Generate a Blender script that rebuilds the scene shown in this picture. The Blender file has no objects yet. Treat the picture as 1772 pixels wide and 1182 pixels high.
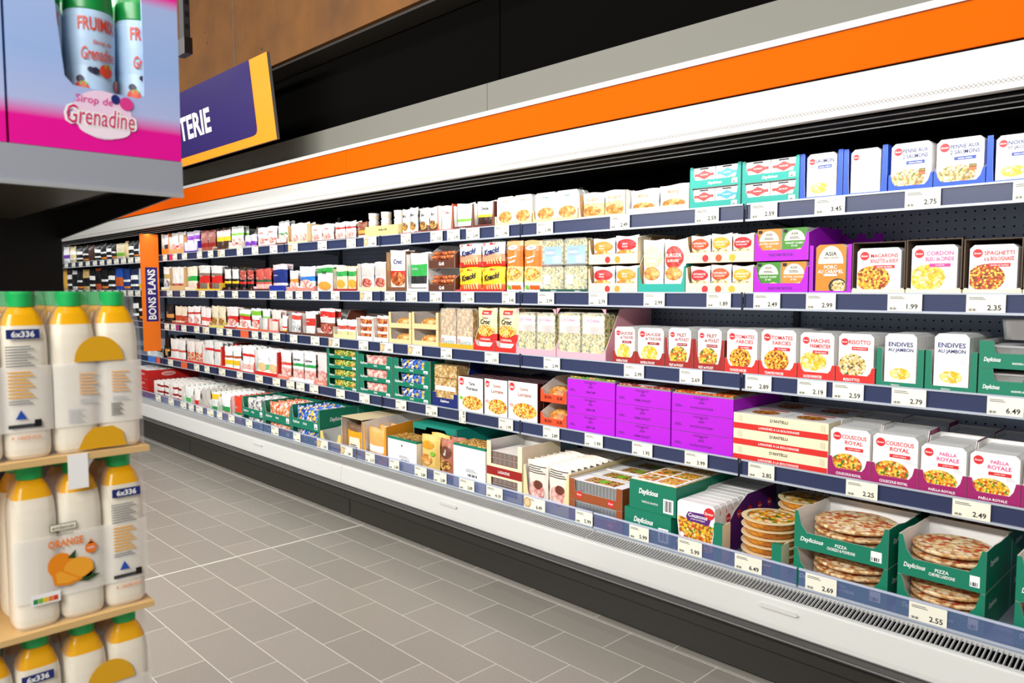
import bpy, math, random
from mathutils import Matrix, Vector
random.seed(7)
SC = bpy.context.scene
COL = SC.collection
# ------------------------------------------------------------------ camera
FPX, YAW, PITCH, CZ = 1314.8, 0.79769, -0.069199, 1.42
fw = Vector((-math.sin(YAW)*math.cos(PITCH), math.cos(YAW)*math.cos(PITCH), math.sin(PITCH)))
rt = Vector((math.cos(YAW), math.sin(YAW), 0)); up = rt.cross(fw)
cam = bpy.data.cameras.new('camera'); cam.lens = 36*FPX/1772; cam.sensor_width = 36; cam.clip_start = .05
co = bpy.data.objects.new('camera', cam); COL.objects.link(co)
M3 = Matrix((rt, up, -fw)).transposed().to_4x4(); M3.translation = (0, 0, CZ)
co.matrix_world = M3
cam.dof.use_dof = True; cam.dof.focus_distance = 4.2; cam.dof.aperture_fstop = 6.3
SC.camera = co
SC.view_settings.view_transform = 'Standard'; SC.view_settings.look = 'None'
SC.view_settings.gamma = 1; SC.view_settings.exposure = -0.2; SC.view_settings.use_curve_mapping = False
# ------------------------------------------------------------------ world and lights
W = bpy.data.worlds.new('world'); SC.world = W; W.use_nodes = True
W.node_tree.nodes['Background'].inputs[0].default_value = (.95, .97, 1, 1)
W.node_tree.nodes['Background'].inputs[1].default_value = .26
def area(name, loc, aim, sx, sy, power, col=(1, 1, 1), spread=180):
    l = bpy.data.lights.new(name, 'AREA'); l.shape = 'RECTANGLE'; l.size = sx; l.size_y = sy
    l.energy = power; l.color = col; l.spread = math.radians(spread)
    o = bpy.data.objects.new(name, l); COL.objects.link(o); o.location = loc
    d = Vector(aim)-Vector(loc); o.rotation_euler = d.to_track_quat('-Z', 'X').to_euler()
    return o
# row of ceiling luminaires, then an added lower row of front fill
for i in range(5):
    area('ceiling_or_fill_light', (-.2-2.6*i, .1, 4.45), (-.2-2.6*i, 1.6, .4), .3, 2.4, (16, 26, 34, 40, 48)[i], (1, .985, .95))
for i in range(3):  # added fill, hung below the ceiling to brighten bumper and lower shelves
    area('ceiling_or_fill_light', (.6-2.6*i, -1.7, 3.1), (.6-2.6*i, 1.9, .25), .3, 2.4, (135, 190, 200)[i], (1, .985, .96))
# strip lights inside each canopy
for i in range(5):
    area('canopy_light', (-.274-2.5*i, 2.66, 1.965), (-.274-2.5*i, 3.0, 1.0), .03, 2.4, 3.2, (1, 1, 1))

# ------------------------------------------------------------------ materials
def lin(h):
    h = h.lstrip('#'); c = [int(h[i:i+2], 16)/255 for i in (0, 2, 4)]
    return tuple(x/12.92 if x <= .04045 else ((x+.055)/1.055)**2.4 for x in c)+(1,)
MC = {}
def mat(h, rough=.5, metal=0., coat=0.):
    k = (h, rough, metal, coat)
    if k in MC: return MC[k]
    m = bpy.data.materials.new('paint_'+h.lstrip('#')); m.use_nodes = True
    b = m.node_tree.nodes['Principled BSDF']
    b.inputs['Base Color'].default_value = lin(h); b.inputs['Roughness'].default_value = rough
    b.inputs['Metallic'].default_value = metal; b.inputs['Coat Weight'].default_value = coat
    MC[k] = m; return m
def nodes(m): return m.node_tree.nodes, m.node_tree.links, m.node_tree.nodes['Principled BSDF']
def food(name, cols, scale=110., rough=.45):
    if name in MC: return MC[name]
    m = bpy.data.materials.new(name); m.use_nodes = True; N, L, b = nodes(m)
    tc = N.new('ShaderNodeTexCoord'); v = N.new('ShaderNodeTexVoronoi'); v.inputs['Scale'].default_value = scale*1.0
    nz = N.new('ShaderNodeTexNoise'); nz.inputs['Scale'].default_value = scale*.4
    mx = N.new('ShaderNodeMixRGB'); mx.inputs[0].default_value = .12
    L.new(tc.outputs['Object'], mx.inputs[1]); L.new(nz.outputs['Color'], mx.inputs[2]); L.new(tc.outputs['Object'], nz.inputs['Vector'])
    L.new(tc.outputs['Object'], v.inputs['Vector'])
    sp = N.new('ShaderNodeSeparateColor'); L.new(v.outputs['Color'], sp.inputs[0])
    r = N.new('ShaderNodeValToRGB'); r.color_ramp.interpolation = 'CONSTANT'
    e = r.color_ramp.elements
    while len(e) < len(cols): e.new(.5)
    for i, c in enumerate(cols): e[i].position = i/len(cols); e[i].color = lin(c)
    v.inputs['Randomness'].default_value = 1; sh = N.new('ShaderNodeValToRGB'); sh.color_ramp.elements[0].position = .25; sh.color_ramp.elements[0].color = (1.12, 1.1, 1.05, 1); sh.color_ramp.elements[1].position = .85; sh.color_ramp.elements[1].color = (.55, .45, .35, 1)  # painted shading: cell centres lightened, edges darkened to give the pieces depth
    ml = N.new('ShaderNodeMixRGB'); ml.blend_type = 'MULTIPLY'; ml.inputs[0].default_value = .8; L.new(v.outputs['Distance'], sh.inputs[0])
    L.new(r.outputs[0], ml.inputs[1]); L.new(sh.outputs[0], ml.inputs[2])
    L.new(sp.outputs[0], r.inputs[0]); L.new(ml.outputs[0], b.inputs['Base Color']); b.inputs['Roughness'].default_value = rough
    MC[name] = m; return m
def clear(name, col, alpha, rough=.08):
    if name in MC: return MC[name]
    m = bpy.data.materials.new(name); m.use_nodes = True; N, L, b = nodes(m)
    b.inputs['Base Color'].default_value = lin(col); b.inputs['Alpha'].default_value = alpha; b.inputs['Roughness'].default_value = rough
    MC[name] = m; return m
WHITE = mat('f4f2ee', .45); PAPER = mat('f7f6f4', .6); INNER = mat('d9d5cd', .7); KRAFT = mat('c9a373', .75)
CREAM = mat('f0e2bf', .6); GREEN = mat('007a5c', .5); TEAL = mat('12a596', .5); PURPLE = mat('b400d4', .6); DPURP = mat('5c1a78', .5)
MAROON = mat('9c1062', .5); RED = mat('d8251c', .5); DRED = mat('9c1712', .5); BLUE = mat('1550d0', .5); NAVY = mat('10256e', .5)
BLACK = mat('0b0b0d', .4); CHAR = mat('26262a', .5); INK = mat('1a1a1e', .6); ORANGE = mat('f39a1a', .5); BROWN = mat('6b3420', .55)
PINK = mat('efa9b6', .55); YELL = mat('f7c81e', .5); LOGO = mat('d9262c', .5); SALMON = mat('ea7a63', .5); MAG = mat('e2388f', .5)
LIME = mat('7cc230', .5); SILVER = mat('c3c7c9', .28, .85); GREY = mat('8b8f93', .5); LGREY = mat('c9ccd0', .5); BBROWN = mat('9a4a1c', .6)
FILM = clear('clear_plastic', 'ffffff', .13, .05); RIM = clear('cloudy_plastic', 'b9b6ac', .55, .15)
F_PASTA = food('food_pasta_meat', ['f2a516', 'f8c33a', 'c8501a', 'f4b01e', '8d2d12', 'ffd75a'], 150)
F_BOLO = food('food_bolognese', ['f2c23a', 'a83a14', 'd25a1e', '7a230e', 'f6cf50', 'c2481a'], 170)
F_PALE = food('food_pale_pasta', ['f9e36a', 'fbf0a0', 'f5d23a', 'fff6c4', 'f2c21c'], 120)
F_RICE = food('food_paella_rice', ['f9c41c', 'ffd94a', 'f5a41a', '4d8a2a', 'd8321e', 'fbe07a', 'f7b914'], 170)
F_COUS = food('food_couscous', ['f7b81c', 'f9d040', 'e8791c', 'f4c23c', '3f7d2c', 'c9541c', 'fbe08a'], 120)
F_CREAMY = food('food_creamy', ['f5e7b4', 'e9cf83', 'fff6da', '6d5a3a', 'd7b25e', 'f1dca0'], 160)
F_PENNE = food('food_penne', ['f2e3b2', 'e8c878', '77823a', 'fff4d2', 'd88a4a', 'efd694'], 150)
F_TOM = food('food_tomato', ['d8441a', 'f07a1c', 'f4a42a', 'b82c12', 'f8b93a'], 110)
F_QUI = food('food_quiche', ['f6cf3c', 'f9e078', 'e8a424', 'c9581e', 'fbe99a'], 130)
F_PIZZA = food('food_pizza', ['f3d9a6', 'e6b67a', 'cf6a3e', 'f8ead0', 'f5e2ba', 'efc98c', 'c9523a'], 60)
F_CRUST = food('food_pizza_crust', ['edcb98', 'd9a76c', 'f4dcb4', 'b97f4a'], 60)
F_HAM = food('food_ham', ['f3b9b4', 'f7cfc9', 'e58f8c', 'f9ddd6'], 45)
F_SALAMI = food('food_salami', ['b1392f', 'c9564a', 'e9a79c', '8c241e', 'd2766a'], 90)
F_SAUS = food('food_sausage', ['b5582c', 'd1763e', '97401c', 'e39a5c'], 60)
F_BUN = food('food_bun', ['e3a555', 'd18b38', 'f0c37c', 'c0782c'], 55)
F_CREPE = food('food_crepe', ['d9bb84', 'c9a566', 'e8d2a4', 'b98f50'], 80)
F_SNACK = food('food_snack', ['e3b04a', '8c5a24', 'f3d07c', 'c98230', '5e3a18'], 120)
F_GREEN = food('food_salad', ['6fae3a', 'd9dd5a', 'e99a3a', '3f8a2c', 'f3e9a0'], 90)
F_BLUEW = food('food_blue_wrapper', ['1d4fc4', '3f7ae6', 'eef3fb', '1a3a98', 'f1c94a', '6a9cf0'], 60)
F_REDW = food('food_red_wrapper', ['d8442a', 'f0784a', 'f7d9c8', 'e9a060', 'fbeee4'], 60)
F_WHITEW = food('food_white_wrapper', ['f6f6f4', 'dfe3e6', 'b9c2cc', 'ffffff', '5a5f66'], 50)
F_DARK = food('food_dark_pack', ['111113', '2a2522', 'f0efec', '1a1a1c', '8c4426', '3a3a40'], 70)
F_HERBS = food('food_herbed', ['e9dd94', 'd9cb74', 'f3ecb4', '56702c', 'c9b95a'], 110)
F_TART = food('food_tart_top', ['f0b428', 'e29a1c', 'f5d98c', 'd9641e', '4f7a24', 'f8e6c0'], 60)
F_PIE = food('food_curry_side', ['c9791e', 'd98c24', 'b5681a', 'e09c34'], 45)
TYPO = {}

# ------------------------------------------------------------------ mesh builder
def glyphs(s, bold=0., shear=0.):
    k = (s, bold, shear)
    if k in TYPO: return TYPO[k]
    c = bpy.data.curves.new('t', 'FONT'); c.body = s; c.size = 1; c.offset = bold; c.shear = shear; c.resolution_u = 2; c.space_line = .85
    o = bpy.data.objects.new('t', c); me = bpy.data.meshes.new_from_object(o)
    vs = [(v.co.x, v.co.y) for v in me.vertices]; fs = [tuple(p.vertices) for p in me.polygons]
    bpy.data.objects.remove(o); bpy.data.meshes.remove(me); bpy.data.curves.remove(c)
    x0 = min(v[0] for v in vs); x1 = max(v[0] for v in vs); y0 = min(v[1] for v in vs); y1 = max(v[1] for v in vs)
    vs = [((x-(x0+x1)/2), (y-(y0+y1)/2)) for x, y in vs]
    TYPO[k] = (vs, fs, x1-x0, y1-y0); return TYPO[k]
class MB:
    def __init__(s): s.v = []; s.f = []; s.i = []; s.ms = []; s.T = Matrix.Identity(4); s.warp = None; s.sm = set()
    def mi(s, m):
        if m not in s.ms: s.ms.append(m)
        return s.ms.index(m)
    def add(s, vs, fs, m, smooth=False):
        n = len(s.v); k = s.mi(m)
        for v in vs:
            if s.warp: v = s.warp(*v)
            s.v.append(tuple(s.T @ Vector(v)))
        for f in fs:
            if smooth: s.sm.add(len(s.f))
            s.f.append(tuple(n+j for j in f)); s.i.append(k)
        return s
    def box(s, x0, x1, y0, y1, z0, z1, m, front=None, top=None, side=None):
        vs = [(x, y, z) for x in (x0, x1) for y in (y0, y1) for z in (z0, z1)]
        s.add(vs, [(0, 1, 3, 2)], m); s.add(vs, [(2, 3, 7, 6)], m); s.add(vs, [(0, 2, 6, 4)], m)
        s.add(vs, [(1, 5, 7, 3)], top or m); s.add(vs, [(0, 4, 5, 1)], front or m); s.add(vs, [(4, 6, 7, 5)], side or m)
        return s
    def prism(s, P, y0, y1, mf, mr=None, mb=None):      # P: CCW outline in x,z seen from -y
        n = len(P); a = [(x, y0, z) for x, z in P]; b = [(x, y1, z) for x, z in P]
        s.add(a, [tuple(range(n))], mf); s.add(b, [tuple(reversed(range(n)))], mb or mf)
        s.add(a+b, [(j, n+j, n+(j+1) % n, (j+1) % n) for j in range(n)], mr or mf); return s
    def prismx(s, P, x0, x1, mo, mr=None, mi=None):     # P: outline in y,z, CCW seen from +x
        n = len(P); a = [(x1, y, z) for y, z in P]; b = [(x0, y, z) for y, z in P]
        s.add(a, [tuple(range(n))], mo); s.add(b, [tuple(reversed(range(n)))], mi or mo)
        s.add(a+b, [(j, n+j, n+(j+1) % n, (j+1) % n) for j in range(n)], mr or mo); return s
    def plate(s, P, y, m): s.add([(x, y, z) for x, z in P], [tuple(range(len(P)))], m); return s
    def rect(s, x0, x1, z0, z1, y, m):
        n = 5 if s.warp and (x1-x0) > .008 else 1; k = 5 if s.warp and z1-z0 > .012 else 1
        for i in range(n):
            for j in range(k):
                a, c, e, g = x0+(x1-x0)*i/n, x0+(x1-x0)*(i+1)/n, z0+(z1-z0)*j/k, z0+(z1-z0)*(j+1)/k
                s.plate([(a, e), (c, e), (c, g), (a, g)], y, m)
        return s
    def ell(s, cx, cz, rx, rz, y, m, n=24, clip=None):
        if s.warp and rx > .006:
            R = [(cx, y, cz)]; K = 4; n = 16
            for k in range(1, K+1):
                for j in range(n):
                    a = 2*math.pi*j/n; R.append((cx+rx*k/K*math.cos(a), y, cz+rz*k/K*math.sin(a)))
            F = [(0, 1+j, 1+(j+1) % n) for j in range(n)]
            for k in range(K-1): F += [(1+k*n+j, 1+(k+1)*n+j, 1+(k+1)*n+(j+1) % n, 1+k*n+(j+1) % n) for j in range(n)]
            return s.add(R, F, m)
        P = []
        for j in range(n):
            a = 2*math.pi*j/n; x = cx+rx*math.cos(a); z = cz+rz*math.sin(a)
            if clip: x = min(max(x, clip[0]), clip[1]); z = min(max(z, clip[2]), clip[3])
            P.append((x, z))
        return s.plate(P, y, m)
    def text(s, t, cx, cz, h, y, m, w=None, bold=.012, shear=0., rot=0.):
        vs, fs, tw, th = glyphs(t, bold, shear)
        k = h/th; kx = k
        if w and tw*k > w: kx = w/tw
        c, q = math.cos(rot), math.sin(rot)
        s.add([(cx+c*x*kx-q*z*k, y, cz+q*x*kx+c*z*k) for x, z in vs], fs, m); return s
    def lines(s, x0, x1, z0, z1, n, y, m):
        st = (z1-z0)/n
        for j in range(n):
            e = x1-(x1-x0)*.25*((j*7) % 3)/2
            s.rect(x0, e, z0+j*st, z0+j*st+st*.45, y, m)
        return s
    def bars(s, x0, x1, z0, z1, n, y, m):
        st = (x1-x0)/n
        for j in range(n): s.rect(x0+j*st, x0+j*st+st*(.35+.2*((j*5) % 3)), z0, z1, y, m)
        return s
    def lathe(s, prof, m, n=20, cx=0, cy=0, sq=1., smooth=True, ms=None):
        R = []
        for r, z in prof:
            for j in range(n):
                a = 2*math.pi*j/n; c, q = math.cos(a), math.sin(a)
                e = 2/sq if sq != 1 else 1
                x = math.copysign(abs(c)**(1/sq), c); y = math.copysign(abs(q)**(1/sq), q)
                R.append((cx+r*x, cy+r*y, z))
        for k in range(len(prof)-1):
            mm = ms[k] if ms else m
            s.add(R[k*n:(k+2)*n], [(j, (j+1) % n, n+(j+1) % n, n+j) for j in range(n)], mm, smooth)
        s.add(R[:n], [tuple(reversed(range(n)))], ms[0] if ms else m); s.add(R[-n:], [tuple(range(n))], ms[-1] if ms else m)
        return s
    def mesh(s, name):
        me = bpy.data.meshes.new(name); me.from_pydata(s.v, [], s.f)
        for m in s.ms: me.materials.append(m)
        for p, k in zip(me.polygons, s.i): p.material_index = k
        for k in s.sm: me.polygons[k].use_smooth = True
        me.update(); return me
    def obj(s, name, parent=None, loc=(0, 0, 0)): return link(name, s.mesh(name), loc, parent)
def link(name, data, loc=(0, 0, 0), parent=None, rot=(0, 0, 0)):
    o = bpy.data.objects.new(name, data); COL.objects.link(o); o.location = loc; o.rotation_euler = rot
    if parent: o.parent = parent
    return o
USED = {}
def tag(o, label, cat, group=None):
    w = label.split()
    for drop in ('the', 'a', 'of', 'with'):
        while len(w) > 16 and drop in w: w.remove(drop)
    label = ' '.join(w)
    if not 4 <= len(w) <= 16: print('LABELLEN', len(w), label)
    if label in USED and (not group or USED[label] != group): print('DUPLABEL', label)
    USED[label] = group
    o['label'] = label; o['category'] = cat
    if group: o['group'] = group
    return o
def struct(o): o['kind'] = 'structure'; return o

# ------------------------------------------------------------------ from photo columns to places on the shelves
SHY = {1: 2.787, 2: 2.787, 3: 2.787, 4: 2.787, 5: 2.592}
SHZ = {1: 1.748, 2: 1.400, 3: 1.078, 4: .729, 5: .362}
RAILTOP = {1: 1.755, 2: 1.407, 3: 1.0845, 4: .736}
def X(px, row, dz=0., y=None):
    y = SHY[row] if y is None else y; z = SHZ[row]+dz-CZ; a = 886-px
    # a*(P.w)+f*(P.r)=0
    A = a*fw.x+FPX*rt.x; B = a*(y*fw.y+z*fw.z)+FPX*(y*rt.y)
    return -B/A
def H(px, py, row, y=None):
    y = SHY[row] if y is None else y
    d = fw+rt*((px-886)/FPX)-up*((py-591)/FPX)
    return CZ+d.z*y/d.y-SHZ[row]
SHN = {1: 'top shelf', 2: 'second shelf', 3: 'third shelf', 4: 'fourth shelf', 5: 'bottom deck'}
ABOVE = {r: [] for r in range(1, 6)}     # (px0, px1, short name) for the tickets

# ------------------------------------------------------------------ pack shapes (meshes cached, shared by copies)
PM = {}
def proto(key, fn):
    if key not in PM: PM[key] = fn()
    return PM[key]
def tray_mesh(w, d, lip, ph, pw, hb, out, inn, txt=None, c=.014, hs=None, kind='v', sidetxt=None, notch=False):
    """display carton: cut-out front, stepped sides, back wall, floor"""
    b = MB(); t = .003; hs = hs if hs is not None else ph
    if lip >= ph: P = [(0, 0), (w, 0), (w, ph), (0, ph)]
    else: P = [(0, 0), (w, 0), (w, ph), (w-pw, ph), (w-pw-c*.5, lip+(ph-lip)*.35), (w-pw-c*1.3, lip), (pw+c*1.3, lip), (pw+c*.5, lip+(ph-lip)*.35), (pw, ph), (0, ph)]
    b.prism(P, 0, t, out, KRAFT if inn is KRAFT else INNER, inn)
    S = [(t, 0), (d, 0), (d, hb), (d*.5, hb), (d*.3, hs), (t, ph)]
    b.prismx(S, w-t, w, out, INNER, inn); b.prismx(S, 0, t, inn, INNER, out)
    b.box(t, w-t, d-t, d, 0, hb, out, front=inn); b.box(t, w-t, t, d-t, 0, t, inn)
    for q in (txt or []):
        s, cx, cz, h, m, ww = q[:6]; b.text(s, cx*w, cz, h, -.0008, m, w=ww*w, shear=.25 if s in ('Daylicious',) else 0, bold=.02)
    for q in (sidetxt or []):
        s, cy, cz, h, m, ww = q
        b.T = Matrix.Translation((w+.0008, 0, 0)) @ Matrix.Rotation(math.pi/2, 4, 'Z')
        b.text(s, cy*d, cz, h, 0, m, w=ww*d, shear=.25, bold=.02); b.T = Matrix.Identity(4)
    if notch: b.rect(w*.83, w*.94, lip*.25, lip*.85, -.0008, PAPER); b.bars(w*.84, w*.93, lip*.3, lip*.5, 4, -.0012, INK)
    return b.mesh('display_tray')
def sleeve_mesh(w, h, t, title, sub, foodm, tcol, base=PAPER, fx=.42, fz=.26, frx=.52, frz=.25, logo=True, ban=None, tx=.6, tz=.83, tw=.62, th=.085, plate=True, foot=None, foodclip=None):
    """printed carton sleeve with clipped upper corners"""
    b = MB(); c = .012
    b.prism([(0, 0), (w, 0), (w, h-c), (w-c, h), (c, h), (0, h-c)], 0, t, base, WHITE, WHITE)
    if foodm:
        if plate: b.ell(fx*w+.012, fz*h-.002, frx*w, frz*h, -.0004, mat('e6e8ea', .4), clip=(.003, w-.002, .003, h))
        b.ell(fx*w, fz*h, frx*w, frz*h, -.0008, foodm, clip=(.002, w-.004, .004, h))
    if logo:
        b.ell(.17*w, .83*h, .105*w, .105*w, -.0008, LOGO); b.text('Saveur', .17*w, .83*h, .022*w*2, -.0012, PAPER, w=.17*w, shear=.3, bold=.02)
    n = len(title)
    for j, s in enumerate(title):
        b.text(s, tx*w, tz*h-j*th*1.35*h, th*h, -.0012, tcol, w=tw*w, bold=.018)
    if sub:
        z1 = tz*h-n*th*1.35*h+.02*h; x0, x1 = (tx-.22)*w, (tx+.24)*w
        b.rect(x0, x1, z1-.07*h, z1, -.0012, ban or LOGO); b.text(sub, (x0+x1)/2, z1-.035*h, .035*h, -.0016, PAPER, w=(x1-x0)*.85)
    if foot: b.text(foot, .5*w, .045*h, .035*h, -.0012, tcol, w=.8*w)
    b.lines(.74*w, .93*w, .47*h, .55*h, 3, -.0008, LGREY)
    return b.mesh('meal_carton')
def bag_mesh(w, h, t, base, bands=(), decals=(), back=None, seed=1, crimp=True):
    """pillow pouch with crimped top; bands (v0,v1,mat), decals list of functions on the builder"""
    b = MB(); rnd = random.Random(seed); nx, nz = 8, 10; ph = [rnd.uniform(0, 6) for _ in range(4)]
    def bulge(u, v):
        e = (1-abs(2*u-1)**3)*(1-abs(2*v-1)**4)
        return -t*.5*e*(1+.10*math.sin(9*u+ph[0])*math.sin(7*v+ph[1]))+.0025*math.sin(17*u+11*v+ph[2])*(1-e*.5)
    for sgn in (1, -1):
        vs = []; 
        for j in range(nz+1):
            for i in range(nx+1):
                u, v = i/nx, j/nz
                ww = 1-.05*math.sin(math.pi*v); vs.append((w/2+(u-.5)*w*ww, t/2+sgn*bulge(u, v), v*h+.003*math.sin(6*u+ph[3])*(v)))
        for j in range(nz):
            for i in range(nx):
                v = (j+.5)/nz; m = base
                for a0, a1, mm in bands:
                    if a0 <= v < a1: m = mm
                if sgn < 0 and back: m = back
                q = (j*(nx+1)+i, j*(nx+1)+i+1, (j+1)*(nx+1)+i+1, (j+1)*(nx+1)+i)
                b.add([vs[k] for k in q], [(0, 1, 2, 3) if sgn > 0 else (3, 2, 1, 0)], m, True)
    b.warp = lambda x, y, z: (x, t/2+bulge(min(max(x/w, 0), 1), min(max(z/h, 0), 1))+y-.0022, z)
    for d in decals: d(b, w, h)
    b.warp = None
    return b.mesh('food_pouch')
def clear_pack(w, h, t, foodm, lab=None, cols=1):
    """thermoformed clear pack: rim, food, film and paper labels (x0,x1,z0,z1,mat,text,textmat)"""
    b = MB(); r = .006
    b.prism([(0, 0), (w, 0), (w, h-.012), (w-.012, h), (.012, h), (0, h-.012)], t-.002, t, RIM, RIM, RIM)
    b.prism([(r, r), (w-r, r), (w-r, h-r-.012), (w-r-.01, h-r), (r+.01, h-r), (r, h-r-.012)], .002, t-.002, foodm, foodm, foodm)
    for q in (lab or []):
        x0, x1, z0, z1, m = q[:5]; b.rect(x0*w, x1*w, z0*h, z1*h, .0012, m)
        if len(q) > 5 and q[5]: b.text(q[5], (x0+x1)/2*w, (z0+z1)/2*h, (z1-z0)*h*.4, .0006, q[6], w=(x1-x0)*w*.85)
    b.prism([(0, 0), (w, 0), (w, h-.012), (w-.012, h), (.012, h), (0, h-.012)], -.0006, -.0003, FILM, FILM, FILM)
    return b.mesh('plastic_tray_pack')
# ------------------------------------------------------------------ the room
def mapped(m, loc=(0, 0, 0), rot=(0, 0, 0)):
    N, L, b = nodes(m); tc = N.new('ShaderNodeTexCoord'); mp = N.new('ShaderNodeMapping')
    mp.inputs['Location'].default_value = loc; mp.inputs['Rotation'].default_value = rot; L.new(tc.outputs['Object'], mp.inputs[0]); return mp.outputs[0]
mf = bpy.data.materials.new('floor_tiles'); mf.use_nodes = True; N, L, b = nodes(mf)
br = N.new('ShaderNodeTexBrick'); br.offset = .5; br.offset_frequency = 2; br.inputs['Scale'].default_value = 1
br.inputs['Brick Width'].default_value = .4; br.inputs['Row Height'].default_value = .1945; br.inputs['Mortar Size'].default_value = .0022
br.inputs['Mortar Smooth'].default_value = .1; br.inputs['Color1'].default_value = lin('989389'); br.inputs['Color2'].default_value = lin('a29c92'); br.inputs['Mortar'].default_value = lin('d6d3c8')
L.new(mapped(mf, (1.64, -2.296, 0)), br.inputs['Vector'])
sp = N.new('ShaderNodeTexNoise'); sp.inputs['Scale'].default_value = 420; sp.inputs['Detail'].default_value = 4
rr = N.new('ShaderNodeValToRGB'); rr.color_ramp.elements[0].position = .36; rr.color_ramp.elements[1].position = .56; rr.color_ramp.elements[0].color = (.62, .62, .62, 1); rr.color_ramp.elements[1].color = (1.05, 1.05, 1.05, 1)
L.new(mapped(mf), sp.inputs['Vector']); L.new(sp.outputs['Fac'], rr.inputs[0])
mu = N.new('ShaderNodeMixRGB'); mu.blend_type = 'MULTIPLY'; mu.inputs[0].default_value = 1; L.new(br.outputs['Color'], mu.inputs[1]); L.new(rr.outputs[0], mu.inputs[2])
L.new(mu.outputs[0], b.inputs['Base Color']); b.inputs['Roughness'].default_value = .33
fb = MB(); fb.box(-16, 4, -4, 3.4, -.05, 0, mf); struct(fb.obj('floor'))
tr = MB(); tr.box(-3.8545, -3.8445, -4, 2.5, 0, .0006, mat('e2dfd6', .6)); struct(tr.obj('trim_1'))
tr = MB(); tr.box(-12, 1, 2.478, 2.4805, 0, .0006, mat('dcd9ce', .6)); struct(tr.obj('trim_2'))
# walls / ceiling / timber beam
wb = MB(); wb.box(-13, 3, 3.42, 3.5, 0, 4.6, mat('15120f', .8)); struct(wb.obj('wall_back'))
wb = MB(); wb.box(-16.1, -16, -4, 3.5, 0, 4.6, mat('3a3630', .8)); struct(wb.obj('wall_left'))
cb = MB(); cb.box(-16, 4, -4, 3.5, 4.6, 4.7, mat('4a2c12', .8)); struct(cb.obj('ceiling'))
mt = bpy.data.materials.new('raw_timber_board'); mt.use_nodes = True; N, L, b = nodes(mt)
nz = N.new('ShaderNodeTexNoise'); nz.inputs['Scale'].default_value = 2.2; nz.inputs['Detail'].default_value = 8; nz.inputs['Roughness'].default_value = .65
cr = N.new('ShaderNodeValToRGB'); cr.color_ramp.elements[0].position = .3; cr.color_ramp.elements[1].position = .75
cr.color_ramp.elements[0].color = lin('573305'); cr.color_ramp.elements[1].color = lin('7c4c08')
L.new(mapped(mt), nz.inputs['Vector']); L.new(nz.outputs[0], cr.inputs[0])
vo = N.new('ShaderNodeTexVoronoi'); vo.inputs['Scale'].default_value = 5.5; L.new(mapped(mt, (0, 0, 0), (0, .5, 0)), vo.inputs['Vector'])
vr = N.new('ShaderNodeValToRGB'); vr.color_ramp.elements[0].position = .03; vr.color_ramp.elements[0].color = (.12, .08, .05, 1); vr.color_ramp.elements[1].position = .07
L.new(vo.outputs['Distance'], vr.inputs[0]); mu = N.new('ShaderNodeMixRGB'); mu.blend_type = 'MULTIPLY'; mu.inputs[0].default_value = 1
L.new(cr.outputs[0], mu.inputs[1]); L.new(vr.outputs[0], mu.inputs[2]); L.new(mu.outputs[0], b.inputs['Base Color']); b.inputs['Roughness'].default_value = .75
bm_ = MB(); bm_.box(-13, 1.5, 2.44, 2.72, 2.883, 4.6, mt); 
tag(bm_.obj('timber_beam'), 'brown raw timber beam running above the black wall panels', 'beam')
bs = MB(); bs.box(-13, 1.5, 2.47, 2.7, 2.868, 2.882, mat('3a3632', .5)); struct(bs.obj('trim_3'))
for k in range(6):
    a, c = -2.77-2.5*(k-1), -2.77-2.5*k
    p = MB(); p.box(c+.004, a-.004, 2.62, 2.64, 2.30, 2.866, mat('060504', .95)); struct(p.obj('trim_%d' % (k+4)))

# ------------------------------------------------------------------ refrigerated cases
RAILB = mat('2c3557', .35); SLAT = mat('c6c6c4', .4); FRAME = mat('b9c0cc', .35, .2); WHT = mat('d6d6d2', .45); KICK = mat('2b2923', .4); GSTR = mat('4c4b49', .3); SHG = mat('9aa3b2', .5, .1)
mp_ = bpy.data.materials.new('perforated_back'); mp_.use_nodes = True; N, L, b = nodes(mp_)
tc = N.new('ShaderNodeTexCoord'); sx = N.new('ShaderNodeSeparateXYZ'); L.new(tc.outputs['Object'], sx.inputs[0])
def mth(op, a, c=None):
    n = N.new('ShaderNodeMath'); n.operation = op
    for i, q in enumerate((a, c)):
        if q is None: continue
        if isinstance(q, (int, float)): n.inputs[i].default_value = q
        else: L.new(q, n.inputs[i])
    return n.outputs[0]
def cell(o): return mth('SUBTRACT', mth('FRACT', mth('MULTIPLY', mth('ADD', o, 20), 1/.032)), .5)
cx_, cz_ = cell(sx.outputs[0]), cell(sx.outputs[2])
dd = mth('SQRT', mth('ADD', mth('MULTIPLY', cx_, cx_), mth('MULTIPLY', cz_, cz_)))
hole = mth('LESS_THAN', dd, .12); mxx = N.new('ShaderNodeMixRGB'); L.new(hole, mxx.inputs[0]); mxx.inputs[1].default_value = lin('bccade'); mxx.inputs[2].default_value = lin('0c0d12')
L.new(mxx.outputs[0], b.inputs['Base Color']); b.inputs['Roughness'].default_value = .5; b.inputs['Metallic'].default_value = .2
mg = bpy.data.materials.new('vent_mesh'); mg.use_nodes = True; N, L, b = nodes(mg)
ck = N.new('ShaderNodeTexChecker'); ck.inputs['Scale'].default_value = 160; ck.inputs[1].default_value = lin('8d8a84'); ck.inputs[2].default_value = lin('e4e2dd')
tc = N.new('ShaderNodeTexCoord'); L.new(tc.outputs['Object'], ck.inputs['Vector']); L.new(ck.outputs[0], b.inputs['Base Color'])
CASEN = ['nearest', 'second', 'third', 'fourth', 'farthest']
CLEARR = clear('clear_riser', '6878a8', .42, .05)
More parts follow.
